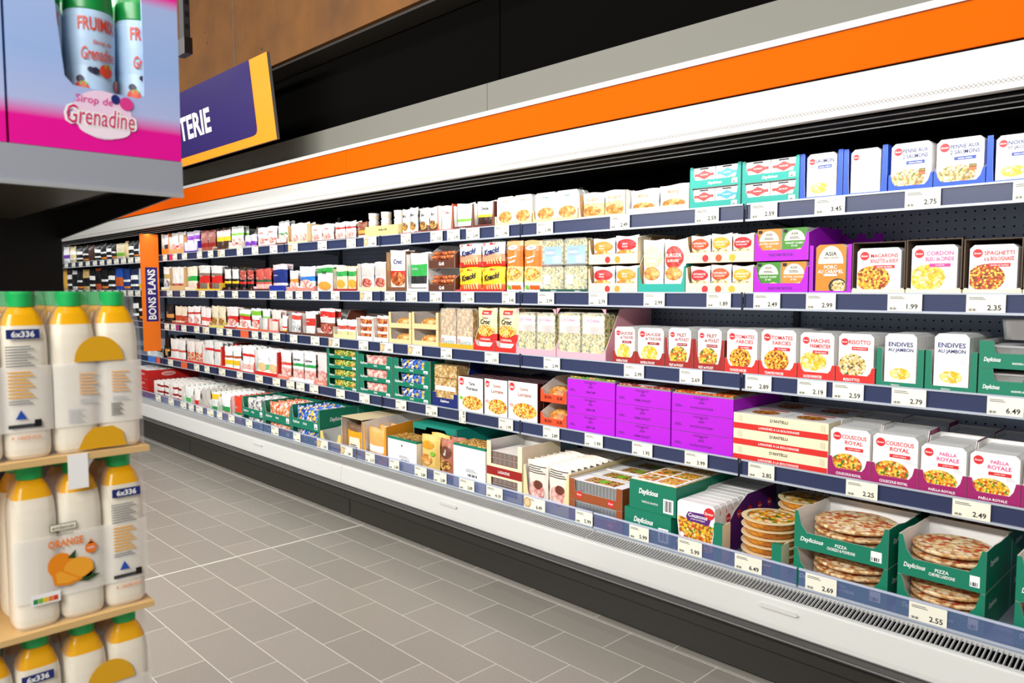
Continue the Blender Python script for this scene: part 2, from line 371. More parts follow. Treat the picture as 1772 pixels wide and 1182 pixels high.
CASES = [(-.274, .976, 1), (-4.024, -.274, 3), (-6.524, -4.024, 2), (-9.024, -6.524, 2), (-11.524, -9.024, 2)]
for k in range(5):
    xl, xr, NB = CASES[k]; g = .001; a, c = xl+g, xr-g
    root = link('refrigerated_display_case', None, (xr, 2.5, 0))
    tag(root, '%s open refrigerated display case with white bumper and orange header, counted from the right' % CASEN[k], 'fridge')
    def part(nm, mb, par=root):
        o = mb.obj(nm, par); o.matrix_parent_inverse = Matrix.Identity(4)
        o.location = (-xr, -2.5, 0); return o
    # kick plate with ledge
    m = MB(); m.prismx([(2.515, .012), (2.56, .012), (2.56, .2), (2.468, .2), (2.468, .19), (2.488, .178), (2.488, .135), (2.512, .125)], a, c, KICK); m.box(a, c, 2.55, 2.6, 0, .012, BLACK)
    for q in (.55, 1.15): m.add([(xl+q+.006*math.cos(j), 2.5145, .05+.006*math.sin(j)) for j in range(6)], [tuple(range(6))], BLACK)
    m.rect(xl+.006, xl+.012, .03, .12, 2.511, BLACK)
    part('kick_plate', m)
    m = MB(); m.prismx([(2.448, .2), (2.6, .2), (2.6, .226), (2.452, .226), (2.44, .218), (2.44, .206)], a, c, GSTR); m.box(a, c, 2.4385, 2.44, .21, .213, mat('8a8a88', .3)); part('rubber_rail', m)
    m = MB(); m.prismx([(2.462, .228), (2.6, .228), (2.6, .3), (2.484, .338), (2.472, .338), (2.466, .332), (2.456, .25), (2.456, .235)], a, c, WHT); bp = part('bumper', m)
    ysl = 2.4602
    for xs in ([-3.06, -1.26] if k == 1 else [(xl+xr)/2+.07]):
        m = MB(); m.prism([(xs, .300), (xs+.13, .300), (xs+.138, .306), (xs+.13, .312), (xs, .312), (xs-.008, .306)], ysl-.006, ysl+.012, WHT, mat('d0cfcb', .4)); part('slot_clip', m, root)
    m = MB(); m.box(a, c, 2.486, 2.566, .318, .322, BLACK); part('air_channel', m)
    # slatted intake grille, one part per case half
    for q, (g0, g1) in enumerate({1: [(-4.022, -2.095), (-2.095, -.276)]}.get(k, [(xl+(xr-xl)/2*j, xl+(xr-xl)/2*(j+1)) for j in range(2)])):
        m = MB(); ga, gc = g0+.004, g1-.004; n = int((gc-ga)/.0138); st = (gc-ga)/n
        zf, zb = .340, .358
        for y0, y1, z in ((2.482, 2.488, zf), (2.555, 2.561, zb)): m.box(ga, gc, y0, y1, z-.012, z, SLAT)
        for j in range(n+1):
            x = ga+j*st
            m.add([(x-.0013, 2.484, zf), (x+.0013, 2.484, zf), (x+.0013, 2.558, zb), (x-.0013, 2.558, zb), (x-.0013, 2.484, zf-.010), (x+.0013, 2.484, zf-.010), (x+.0013, 2.558, zb-.010), (x-.0013, 2.558, zb-.010)],
                  [(0, 1, 2, 3), (4, 7, 6, 5), (1, 5, 6, 2), (0, 3, 7, 4)], SLAT)
        part('intake_grille', m)
    # bottom deck and riser
    m = MB(); m.box(a, c, 2.568, 3.26, .352, .36, SHG); part('bottom_deck', m)
    for q, (g0, g1) in enumerate({1: [(-4.022, -2.12), (-2.12, -1.18), (-1.18, -.276)]}.get(k, [(xl+(xr-xl)/2*j, xl+(xr-xl)/2*(j+1)) for j in range(2)])):
        ra, rc = g0+.004, g1-.004
        m = MB(); m.box(ra, rc, 2.570, 2.576, .360, .368, FRAME); m.box(ra, rc, 2.5715, 2.574, .368, .424, CLEARR); m.box(ra, rc, 2.569, 2.576, .424, .431, clear('clear_edge', 'd8dff5', .6)); part('clear_riser', m)
    m = MB(); m.box(a, c, 3.26, 3.28, .3, 1.74, mp_); m.box(a, c, 3.255, 3.28, 1.741, 1.99, mat('060504', .95)); m.box(xl+.004, xl+.02, 3.235, 3.26, .36, 1.98, mat('4a5260', .5)); [m.box(xl+1.25*q-.012, xl+1.25*q+.012, 3.235, 3.26, .36, 1.98, mat('4a5260', .5)) for q in range(1, NB)]; part('back_panel', m)
    # shelves, one per bay and row, each with its price rail and brackets
    for row in (1, 2, 3, 4):
        z = RAILTOP[row]
        for q in range(NB):
            sa, sc_ = xl+1.25*q+.005, xl+1.25*(q+1)-.005
            m = MB(); m.box(sa, sc_, 2.777, 3.232, z-.020, z-.0075, SHG); m.box(sa, sc_, 2.80, 2.812, z-.048, z-.02, mat('2d3340', .5)); sh = part('shelf', m)
            m = MB(); m.box(sa, sc_, 2.7745, 2.777, z-.070, z, FRAME)
            m.box(sa, sc_, 2.768, 2.7745, z-.006, z, FRAME); m.box(sa, sc_, 2.766, 2.7745, z-.070, z-.062, FRAME); m.box(sa, sc_, 2.7735, 2.7745, z-.062, z-.006, RAILB)
            m.box(sa, sa+.003, 2.768, 2.7745, z-.07, z, RAILB); m.box(sc_-.003, sc_, 2.768, 2.7745, z-.07, z, RAILB)
            o = m.obj('price_rail', sh)
            for xx in (sa+.01, sc_-.014):
                m = MB(); m.prismx([(2.83, z-.04), (3.232, z-.075), (3.232, z-.02), (2.83, z-.02)], xx, xx+.004, mat('7d889c', .5)); m.obj('bracket', sh)
    # canopy, header boards
    m = MB(); m.prismx([(2.54, 1.992), (2.56, 1.984), (3.28, 2.02), (3.28, 2.10), (2.6, 2.113), (2.54, 2.113)], a, c, WHT, WHT); cp = part('canopy', m)
    m = MB(); m.box(a, c, 2.5388, 2.540, 2.004, 2.016, mg); m.box(a, c, 2.532, 2.546, 1.984, 1.998, WHT); m.obj('vent_lip', cp)
    m = MB(); m.prismx([(2.57, 1.978), (3.25, 2.0), (3.25, 2.015), (2.57, 1.985)], a, c, mat('060504', .95))
    for yy, ww in ((2.60, .006), (2.70, .008), (2.80, .006)):
        m.box(a, c, yy, yy+ww*.5, 1.974+(yy-2.57)*.03, 1.977+(yy-2.57)*.03, mat('f2f2f2', .4))
    m.obj('air_duct', cp)
    m = MB(); m.box(a, c, 2.53, 2.54, 2.119, 2.252, mat('e85c00', .72)); part('orange_header_board', m)
    m = MB(); m.box(a, c, 2.52, 2.55, 2.254, 2.276, WHT); m.box(a, c, 2.545, 2.56, 2.112, 2.119, BLACK); part('header_trim', m)
    if k == 4:
        m = MB(); m.box(xl, xl+.03, 2.55, 3.28, 0, 2.1, mat('8a8d92', .5)); part('end_panel', m)

for q in [x for x in bpy.data.materials if x.name.startswith('paint_060504') or x.name.startswith('paint_e85c00')]: q.node_tree.nodes['Principled BSDF'].inputs['Specular IOR Level'].default_value = .05

for k in range(5):
    m = MB(); x1 = 2.23-2.5*k; m.box(x1-2.5+.0015, x1-.0015, 2.535, 2.555, 2.2765, 2.412, mat('74736a', .65))
    tag(m.obj('header_board'), 'long grey board above the orange header, %s from the right' % ['first', 'second', 'third', 'fourth', 'fifth'][k], 'board')
# ------------------------------------------------------------------ hanging department sign, blade sign
s = MB(); ws, hs_ = 2.7, .51
s.T = Matrix.Translation((-4.36, 2.256, 2.33)) @ Matrix.Rotation(math.atan2(.056, .51), 4, 'X')
s.box(-ws, 0, 0, .02, 0, hs_, mat('5b5a58', .5), front=mat('f2900f', .5))
P = [(-ws, .058), (-.30, .058), (-.255, .066), (-.238, .085), (-.235, .11), (-.235, hs_), (-ws, hs_)]
s.plate(P, -.001, mat('200c58', .5)); sg = s.obj('department_sign')
tag(sg, 'purple and orange hanging sign reading CHARCUTERIE above the grey header', 'sign')
s = MB(); s.T = Matrix.Translation((-4.36, 2.256, 2.33)) @ Matrix.Rotation(math.atan2(.056, .51), 4, 'X')
s.text('CHARCUTERIE', -1.62, .255, .17, -.003, mat('e8e6e2', .5), w=1.60, bold=.03); s.obj('lettering', sg)
s = MB()
for xx in (-.45, -1.6): s.box(-4.36+xx, -4.36+xx+.003, 2.205, 2.208, 2.82, 4.6, mat('777777', .4, .8))
s.obj('hanging_wire', sg)
s = MB(); xb = -7.8165; P = [(2.600, .81), (2.760, .807), (2.764, 1.945), (2.756, 1.953), (2.600, 1.953), (2.592, 1.94)]
s.prismx(P, xb-.012, xb, mat('fa7a08', .45)); o = s.obj('blade_sign')
tag(o, 'orange vertical blade sign reading BONS PLANS sticking out from the shelves', 'sign')
s = MB(); s.T = Matrix.Translation((xb+.001, 0, 0)) @ Matrix.Rotation(math.pi/2, 4, 'Z')
s.plate([(2.632, 1.10), (2.744, 1.10), (2.744, 1.63), (2.632, 1.63)], 0, mat('2a1a78', .5)); s.text('BONS PLANS', 2.688, 1.365, .075, -.001, PAPER, w=.49, rot=math.pi/2, bold=.03); s.obj('lettering', o)
# slotted black track hanging at the upper left
s = MB(); s.box(-5.03, -4.96, 1.95, 1.99, 3.0, 4.6, CHAR)
s.box(-5.06, -4.93, 1.94, 1.99, 2.90, 3.0, BLACK)
for q in range(20): s.box(-4.9595, -4.958, 1.96, 1.98, 3.06+q*.075, 3.09+q*.075, BLACK)
tag(s.obj('ceiling_track'), 'black slotted metal track hanging beside the grenadine carton', 'track')

# ------------------------------------------------------------------ foreground end-of-aisle shelving
XE, YC = -1.40, .541
g = link('end_shelving', None, (-2.2, .54, 0)); tag(g, 'black end-of-aisle shelving with grey metal shelf edge at the left', 'shelving')
def gp(nm, mb, par=g):
    o = mb.obj(nm, par); o.location = (2.2, -.54, 0); return o
m = MB(); m.box(-2.24, -2.2, -.55, YC, 0, 2.5, mat('0d0d0e', .6)); gp('back_panel', m)
m = MB(); m.box(-2.2, XE-.012, -.55, YC-.002, 1.62, 1.647, mat('2a2a2a', .5)); sh = gp('shelf', m)
m = MB(); m.prismx([(-.55, 1.586), (YC, 1.586), (YC, 1.646), (-.55, 1.646)], XE-.012, XE, mat('a4a8b2', .35, .1)); m.box(XE-.004, XE+.003, -.55, YC, 1.583, 1.590, mat('c5c8cc', .3, .4)); o = m.obj('shelf_edge', sh)
m = MB(); m.T = Matrix.Rotation(0, 4, 'Z'); m.prism([(-2.2, 1.545), (XE-.02, 1.588), (XE-.02, 1.62), (-2.2, 1.62)], YC-.006, YC-.002, mat('151515', .5), mat('6b6966', .4)); m.obj('bracket', sh)  # grey rim colour paints an edge highlight on the black bracket
m = MB(); m.box(-2.2, XE-.02, -.5, YC-.1, 1.592, 1.62, mat('3b382c', .4)); m.obj('underside_lip', sh)  # brownish green colour paints the reflection on the shelf underside
m = MB(); m.box(-2.2, XE-.05, -.55, YC-.02, 0, .12, mat('151515', .5)); gp('base', m)
# syrup cartons with bottles
mgd = bpy.data.materials.new('syrup_carton_print'); mgd.use_nodes = True; N, L, b = nodes(mgd)
tc = N.new('ShaderNodeTexCoord'); sxx = N.new('ShaderNodeSeparateXYZ'); L.new(tc.outputs['Object'], sxx.inputs[0])
cr = N.new('ShaderNodeValToRGB'); e = cr.color_ramp.elements; e[0].position = .0; e[0].color = lin('f0009c'); e[1].position = 1; e[1].color = lin('f0009c')
for pos, c in ((.15, 'f0009c'), (.24, 'b6c2ee'), (.5, '9fbdf0'), (.86, 'aac0ee'), (.93, 'f0219c')): q = e.new(pos); q.color = lin(c)
mm = N.new('ShaderNodeMath'); mm.operation = 'MULTIPLY'; mm.inputs[1].default_value = 1/.30
L.new(sxx.outputs[2], mm.inputs[0]); L.new(mm.outputs[0], cr.inputs[0]); L.new(cr.outputs[0], b.inputs['Base Color']); b.inputs['Roughness'].default_value = .3
def TX(b, x): b.T = Matrix.Translation((x, 0, 0)) @ Matrix.Rotation(math.pi/2, 4, 'Z')   # draw in y,z facing +x
BERRY = mat('2a2440', .4); STRAW = mat('d8442a', .4); LB = mat('b9d6f2', .4); DG = mat('0a8a3c', .35)
def syrup_carton():
    b = MB(); w, h, d = .262, .30, .30; TX(b, 0); x0, x1, zb = .072, .202, .105
    b.prism([(0, 0), (w, 0), (w, h), (x1, h), (x1, zb), (x1-.01, zb-.006), (x0+.02, zb-.001), (x0+.008, zb+.012), (x0, .2), (x0-.006, h), (0, h)], 0, .004, mgd, mgd, INNER)
    b.T = Matrix.Identity(4)
    b.box(-d, -.004, 0, .003, 0, h, mgd); b.box(-d, -.004, w-.003, w, 0, h, mgd); b.box(-d, -d+.003, 0, w, 0, h, mgd); b.box(-d, -.004, 0, w, 0, .003, INNER)
    TX(b, .001)
    b.ell(.135, .062, .046, .040, 0, mat('f6d6ee', .4)); b.ell(.137, .040, .04, .016, -.0003, mat('fbeaf6', .4))
    b.text('Sirop de', .122, .083, .016, -.0006, mat('e0409a', .4), w=.062, shear=.15, bold=.01)
    b.text('Grenadine', .132, .058, .034, -.0006, PAPER, w=.112, shear=.15, bold=.07); b.text('Grenadine', .132, .058, .030, -.0012, mat('d8156a', .4), w=.104, shear=.15, bold=.0)
    b.ell(.172, .086, .011, .011, -.0009, MAG); b.ell(.155, .091, .007, .008, -.0009, NAVY)
    return b.mesh('syrup_carton')
def bottle_syrup():
    b = MB(); w = .0395
    prof = [(w*.92, 0), (w, .006), (w, .10), (w*.95, .14), (w, .185), (w, .222), (w*.95, .232), (w*.97, .234), (w*.93, .262), (w*.6, .28), (w*.55, .295)]
    b.lathe(prof, LB, n=28, ms=[LB]*6+[DG]*4)
    def wr(x, y, z):
        a = -x/w+.0; r = w+.0009-y
        if z > .11: r = w*.985+.001-y
        return (r*math.cos(a+.0), -r*math.sin(a), z)
    b.warp = lambda x, y, z: ((w+.0012-y)*math.cos(x/w), (w+.0012-y)*math.sin(x/w), z)
    b.text('FRUIMIX', .004, .208, .022, 0, STRAW, w=.062, bold=.02); b.text('Sirop de', .010, .178, .009, 0, STRAW, shear=.2); b.text('Grenadine', .004, .160, .021, 0, STRAW, w=.055, shear=.2)
    rnd = random.Random(3)
    for i in range(22):
        x = rnd.uniform(-.05, .05); z = rnd.uniform(.09, .14) if i < 8 else rnd.uniform(.012, .09)
        r = rnd.choice((.0045, .006, .011)); b.ell(x, z, r, r, -.0002*i, STRAW if r > .01 else BERRY, 10)
        if r > .01: b.ell(x+.003, z+.008, .006, .004, -.0002*i-.0001, LIME, 8)
    b.warp = None
    return b.mesh('bottle')
scm = syrup_carton(); sbm = bottle_syrup()
for i, y0 in enumerate((.279, .013)):
    c_ = link('syrup_carton', scm, (XE-.004, y0, 1.6475)); tag(c_, ['blue and pink grenadine syrup carton with cut-out window, at the shelf corner', 'blue and pink grenadine syrup carton cut off by the left edge'][i], 'carton')
    for j in range(6):
        o = link('syrup_bottle', sbm, (XE-.052-.083*(j//3), y0+.05+.0815*(j % 3), 1.651), None, (0, 0, 0))
        tag(o, ['right carton', 'left carton'][i].join(['grenadine syrup bottle, ', ['left of front row', 'middle of front row', 'right of front row', 'left of back row', 'middle of back row', 'right of back row'][j]][::-1]) if 0 else
            'green-capped grenadine syrup bottle %s in the %s carton' % (['left in front', 'middle in front', 'right in front', 'left behind', 'middle behind', 'right behind'][j], ['corner', 'cut-off left'][i]), 'bottle', 'syrup bottles in the cartons')
# juice six-packs on cardboard sheets
JUICE = mat('f2b010', .25); CREAMB = mat('f3ead6', .35); CAPG = mat('1db45c', .35)
def jb(cap=False):
    b = MB(); r = .0335
    if cap: b.lathe([(.0175, .243), (.0195, .244), (.0195, .265), (.0175, .268)], CAPG, n=16)
    else:
        prof = [(r*.86, 0), (r*.97, .006), (r, .016), (r, .180), (r*.97, .198), (r*.90, .214), (r*.72, .232), (r*.52, .243)]
        b.lathe(prof, CREAMB, n=20, sq=1.9, ms=[CREAMB]*5+[JUICE]*2)
    return b.mesh('cap' if cap else 'bottle')
bbm, bcm = jb(), jb(True)
FILM2 = clear('shrink_film', 'ffffff', .10, .06); PRW = clear('white_film_print', 'fcf8f0', .74, .3)
def film_mesh(w, d):
    b = MB(); n = int(round(w/.068)); P = []
    N_ = 8*n
    for j in range(N_+1):
        y = w*j/N_; P.append((-.0015-.004*(1-abs(math.sin(math.pi*y/.068)))**2, y))
    Z = [(0, .0), (.02, 0), (.17, 0), (.205, -.006), (.24, -.022), (.269, -.042)]
    for k in range(len(Z)-1):
        vs = [(x+Z[k][1], y, Z[k][0]) for x, y in P]+[(x+Z[k+1][1], y, Z[k+1][0]) for x, y in P]; q = len(P)
        b.add(vs, [(j, j+1, q+j+1, q+j) for j in range(q-1)], FILM2, True)
        b.add([(-.002+Z[k][1], w, Z[k][0]), (-d-Z[k][1], w, Z[k][0]), (-d-Z[k+1][1], w, Z[k+1][0]), (-.002+Z[k+1][1], w, Z[k+1][0])], [(0, 1, 2, 3)], FILM2)
    b.add([(-.045, 0, .269), (-.045, w, .269), (-d+.045, w, .269), (-d+.045, 0, .269)], [(0, 1, 2, 3)], FILM2)
    b.add([(x, y, .045) for x, y in P]+[(x, y, .150) for x, y in P], [(j, j+1, len(P)+j+1, len(P)+j) for j in range(len(P)-1)], PRW, True)
    return b
def pr_pair(b):      # back print: yellow dome, nutrition tables, barcode
    TX(b, .0012)
    Y = mat('e3a812', .4)
    P = [(.068+.038*math.cos(math.pi*j/14), .152+.042*math.sin(math.pi*j/14)) for j in range(15)]; b.plate(P, 0, Y)
    P = [(.030, .004), (.106, .004), (.1, .030), (.085, .040), (.055, .040), (.042, .028)]; b.plate(P, 0, Y)
    for x in (.036, .086):
        b.lines(x, x+.028, .098, .136, 7, 0, mat('f0b87a', .5)); b.lines(x, x+.027, .083, .092, 3, 0, LGREY)
    b.lines(.018, .042, .052, .076, 7, 0, LGREY); b.lines(.084, .103, .057, .08, 8, 0, mat('4a4a4e', .5))
def pr_side(b, o=0.):
    TX(b, .0012)
    b.rect(o+.012, o+.058, .194, .209, 0, NAVY); b.text('6x336', o+.035, .2015, .010, -.0004, PAPER, w=.04, bold=.03)
    b.lines(o+.010, o+.05, .150, .185, 8, 0, GREY); b.lines(o+.012, o+.048, .1, .145, 8, 0, mat('f0b040', .5)); b.lines(o+.012, o+.045, .09, .098, 2, 0, GREY)
    b.plate([(o+.02, .066), (o+.036, .066), (o+.028, .081)], 0, mat('1f4fb0', .4)); b.rect(o+.01, o+.056, .052, .058, 0, mat('3a3a3e', .5)); b.rect(o+.046, o+.056, .052, .064, -.0003, BLACK)
    b.text('P. 10H70 H15', o+.034, .036, .006, 0, mat('f08030', .5), w=.04)
def pr_front(b):
    TX(b, .0014); OR = mat('f08c0a', .35); OR2 = mat('f9a92a', .35)
    b.rect(.052, .092, .156, .168, 0, mat('6b6f5c', .5)); b.rect(.0532, .0908, .1572, .1668, -.0003, CREAMB); b.text('evidences', .072, .162, .006, -.0006, mat('6b6f5c', .5)); b.text('100% PUR JUS', .074, .149, .004, 0, mat('4a4a44', .5))
    b.text('ORANGE', .075, .135, .013, -.0003, mat('f07f1a', .4), w=.052, bold=.03)
    b.ell(.066, .098, .019, .021, -.0003, OR); b.ell(.092, .088, .022, .018, -.0006, OR2); b.ell(.105, .085, .010, .016, -.0005, OR)
    b.plate([(.052, .088), (.062, .094), (.098, .068), (.078, .062), (.056, .066)], -.0009, OR); b.plate([(.058, .086), (.065, .089), (.092, .07), (.076, .066), (.06, .069)], -.0012, OR2)
    b.plate([(.076, .108), (.089, .120), (.088, .105)], -.0004, mat('20451c', .4)); b.plate([(.09, .066), (.12, .082), (.112, .073), (.125, .070), (.105, .062)], -.0005, mat('20451c', .4))
    b.ell(.112, .118, .009, .010, -.0003, mat('ee7a1c', .4)); b.plate([(.108, .125), (.112, .134), (.116, .125)], -.0003, mat('ee7a1c', .4)); b.text('100%', .112, .118, .004, -.0006, PAPER)
    b.rect(.022, .064, .040, .058, -.0003, PAPER)
    for j, c in enumerate(('1f8a4c', '7ab82c', 'f3c01a', 'ee7a1c', 'd83a1c')): b.rect(.025+j*.0072, .0315+j*.0072, .043, .051, -.0006, mat(c, .4))
def juice_pack(name_label, y1, zb, ny, nxx, prints):
    """y1: right-hand edge; ny bottles along the front, nxx deep"""
    d = .068; w = ny*d; r = link('juice_pack', None, (XE, y1-w, zb)); tag(r, name_label, 'juice pack')
    for i in range(ny):
        for j in range(nxx):
            p = (-.0365-d*j, d*(i+.5), .0005); bo = link('bottle', bbm, p, r)
            c_ = link('cap', bcm, (0, 0, 0), bo)
    fm = film_mesh(w, d*nxx); fo = link('shrink_film', fm.mesh('shrink_film'), (0, 0, 0), r)
    pb = MB()
    for fn in prints: fn(pb)
    link('printed_label', pb.mesh('printed_label'), (0, 0, 0), r)
def sheet(y0, y1, z, lab):
    b = MB(); rnd = random.Random(z); n = 14
    for k in range(n):
        a, c = y0+(y1-y0)*k/n, y0+(y1-y0)*(k+1)/n; za = .0012*math.sin(k*1.7); zc = .0012*math.sin((k+1)*1.7)
        b.add([(-.42, a, 0), (.006, a, 0), (.006, c, 0), (-.42, c, 0), (-.42, a, .011), (.006, a, .011+min(0, za)), (.006, c, .011+min(0, zc)), (-.42, c, .011)], [(0, 3, 2, 1), (4, 5, 6, 7), (1, 2, 6, 5)]+([(0, 1, 5, 4)] if k == 0 else [])+([(2, 3, 7, 6)] if k == n-1 else []), mat('d9b376', .7))
    o = b.obj('cardboard_sheet', None, (XE, 0, z)); tag(o, lab, 'cardboard sheet')
YR = .461; zt = [1.147, .866, .585]
for li, zz in enumerate(zt): sheet(-.30, YR+.006, zz-.0115, 'kraft cardboard sheet under the %s layer of orange juice packs' % ['upper', 'middle', 'lower'][li])
juice_pack('pack of cream juice bottles, upper layer, with yellow dome print', YR, zt[0], 2, 3, [pr_pair])
juice_pack('pack of cream juice bottles, upper layer, cut off at left edge', YR-.138, zt[0], 3, 2, [lambda b: pr_side(b, .13)])
juice_pack('pack of orange juice bottles, middle layer, with printed oranges', YR, zt[1], 3, 2, [pr_front, lambda b: pr_side(b, .136)])
juice_pack('pack of juice bottles, lower layer, at the right corner', YR, zt[2], 2, 3, [pr_pair])
juice_pack('pack of juice bottles, lower layer, cut off at left edge', YR-.138, zt[2], 3, 2, [lambda b: pr_side(b, .13)])
b = MB(); b.box(0, .0008, 0, .030, 0, .058, PAPER)
tag(b.obj('paper_strip', None, (XE+.0068, .338, zt[0]-.058)), 'blank white paper strip hanging from the upper cardboard sheet', 'paper strip')
z_under = zt[2]-.0115
b = MB(); b.box(-.42, .0, -.30, YR, 0, z_under-.121, mat('c9a56c', .7)); b.box(-.42, .001, .05, .25, .05, .2, mat('b98f55', .7)); tag(b.obj('shipping_carton', None, (XE-.0, 0, .1205)), 'plain kraft shipping carton carrying the stack of juice packs', 'carton')
# ------------------------------------------------------------------ shelf goods: placing helpers
def T(row, L, R, label, short=None, top=None, d=.30, lip=.02, ph=.05, pw=.012, hb=None, hs=None, out=GREEN, inn=INNER, txt=None, c=.012, dz=0., side=None, notch=False, group=None, y=None, cat='display tray', name='display_tray', deep=False):
    x0, x1 = X(L, row, 0, y if deep else None), X(R, row, 0, y if deep else None); w = x1-x0-.002; y0 = SHY[row] if y is None else y
    hb = hb or ph
    key = ('tray', round(w, 4), d, lip, ph, pw, hb, hs, out.name, inn.name, str([(q[0],)+q[1:4] for q in txt or []]), c, str(side and side[0][0]), notch)
    me = proto(key, lambda: tray_mesh(w, d, lip, ph, pw, hb, out, inn, txt, c, hs, sidetxt=side, notch=notch))
    o = link(name, me, (x0+.001, y0, SHZ[row]+dz+.0005)); tag(o, label, cat, group)
    if short: ABOVE[row].append((L, R, short))
    return x0+.001, w, SHZ[row]+dz+.0035, y0
def P(me, x, y, z, label, name='meal_carton', cat='meal box', behind=0, t=.04, blabel=None, group=None, rot=(0, 0, 0), jit=.0):
    o = link(name, me, (x, y, z+.0005), None, rot); tag(o, label, cat, group or (blabel and 'packs '+blabel[:40]) or None)
    ZR = random.Random(label)
    if name in ('food_pouch', 'wrapped_snack'): o.scale.z = ZR.uniform(.93, 1.0)
    for k in range(behind):
        q = o.copy(); COL.objects.link(q); q.location = (x+random.uniform(-jit, jit), y+(k+1)*(t+.0012), z+.0005)
        tag(q, blabel or label, cat, 'packs '+(blabel or label)[:44])
    return o
ORD = ['leftmost', 'second from left', 'third from left', 'fourth from left']

# ---- fourth shelf, right: couscous and paella sleeves in maroon trays
d4 = [(1432, 1505, 742, ('COUSCOUS', 'ROYAL'), LOGO, F_COUS, 'couscous royal', 'left', 'poulet, merguez'), (1505, 1588, 752, ('COUSCOUS', 'ROYAL'), LOGO, F_COUS, 'couscous royal', 'right', 'poulet, merguez'),
      (1588, 1672, 770, ('PAËLLA', 'ROYALE'), MAG, F_RICE, 'paella royale', 'left', 'poulet, fruits'), (1672, 1765, 783, ('PAËLLA', 'ROYALE'), MAG, F_RICE, 'paella royale', 'right', 'poulet, fruits'),
      (1765, 1860, 795, ('PAËLLA', 'ROYALE'), MAG, F_RICE, 'paella royale', 'cut-off', 'poulet, fruits')]
for L_, R_, tp, ti, tc_, fm_, nm, sd, sub in d4:
    h = H(L_+30, tp, 4)
    for dep in (0, 1):
        lab = 'maroon cut-front tray of %s meals, %s one on the fourth shelf' % (nm, sd) if dep == 0 else 'maroon tray of %s meals standing behind the %s front one' % (nm, sd)
        x, w, z, y = T(4, L_, R_, lab, 'the %s maroon %s tray' % (sd, nm) if not dep else None, d=.215, lip=.032, ph=.075, pw=.012, hb=h+.012, hs=.075, out=MAROON, inn=WHITE, c=.013, txt=[(ti[0]+' '+ti[1], .5, .014, .010, PAPER, .6)], y=2.787+dep*.217)
        ks = ('slv4', ti, round(w, 3), round(h, 3))
        me = proto(ks, lambda: sleeve_mesh(w-.009, h-.004, .033, ti, sub, fm_, tc_, fx=.42, fz=.26, frx=.40, frz=.22, plate=False, ban=LOGO))
        P(me, x+.0045, y+.0062, z, 'white %s sleeve at the front of the %s maroon tray%s' % (nm, sd, ', rear row' if dep else ''), behind=5, t=.033,
          blabel='white %s sleeves queued in the %s maroon tray%s' % (nm, sd, ' of the rear row' if dep else ''))
# ---- lasagne cartons
h = H(1290, 700, 4)/3.55
for lv in range(4):
    for dep in (0, 1):
        hh = h if lv < 3 else h*.6
        x, w, z, y = T(4, 1268, 1432, 'cream and red lasagne carton, %s of its %s stack' % (['bottom', 'second', 'third', 'top'][lv], ['front', 'rear'][dep]), 'the stack of cream and red lasagne cartons' if not lv and not dep else None, d=.214, lip=.07, ph=h-.001, hb=h-.001, hs=h-.001, out=CREAM, inn=WHITE, dz=lv*h, y=2.787+dep*.216,
                    txt=[('D\'ANTELLI', .5, h*.72, .012, INK, .2)], cat='carton') if lv < 3 else (X(1268, 4)+.001, X(1432, 4)-X(1268, 4)-.002, SHZ[4]+3*h+.001, 2.787+dep*.216)
        if lv < 3:
            b = MB(); b.rect(.001, w-.001, 0, h*.36, -.0012, RED); b.text('LASAGNES A LA BOLOGNAISE', w*.5, h*.18, .009, -.0018, PAPER, w=w*.45)
            for xx in (.02, w-.03): b.plate([(xx, h*.85), (xx, h*.5), (xx+.014, h*.45), (xx+.018, h*.5), (xx+.016, h*.85)], -.0014, mat('d8cfae', .6))
            bo = b.obj('printed_band', [o for o in COL.objects if o.name.startswith('display_tray')][-1])
for dep in (0, 1):
    for i in range(2):
        b = MB(); w_ = (X(1432, 4)-X(1268, 4)-.02)/2; b.box(0, w_, 0, .19, 0, .026, PAPER, side=WHITE); b.T = Matrix.Rotation(-math.pi/2, 4, 'X') @ Matrix.Identity(4)
        b.T = Matrix.Translation((0, 0, .0268)) @ Matrix.Rotation(-math.pi/2, 4, 'X')
        b.T = Matrix(((1, 0, 0, 0), (0, 0, 1, 0), (0, 0, 0, .0268), (0, 0, 0, 1))) if 0 else Matrix(((1, 0, 0, 0), (0, 0, 1, 0.0), (0, -1, 0, .0266), (0, 0, 0, 1)))
        b.ell(w_*.45, .09, w_*.3, .05, 0, F_BOLO); b.rect(w_*.1, w_*.8, .15, .17, 0, RED)
        tag(b.obj('meal_carton', None, (X(1268, 4)+.008+i*(w_+.004), 2.793+dep*.216, SHZ[4]+3*h-.030)), 'white lasagne box lying %s in the %s top lasagne carton' % (['left', 'right'][i], ['front', 'rear'][dep]), 'meal box')
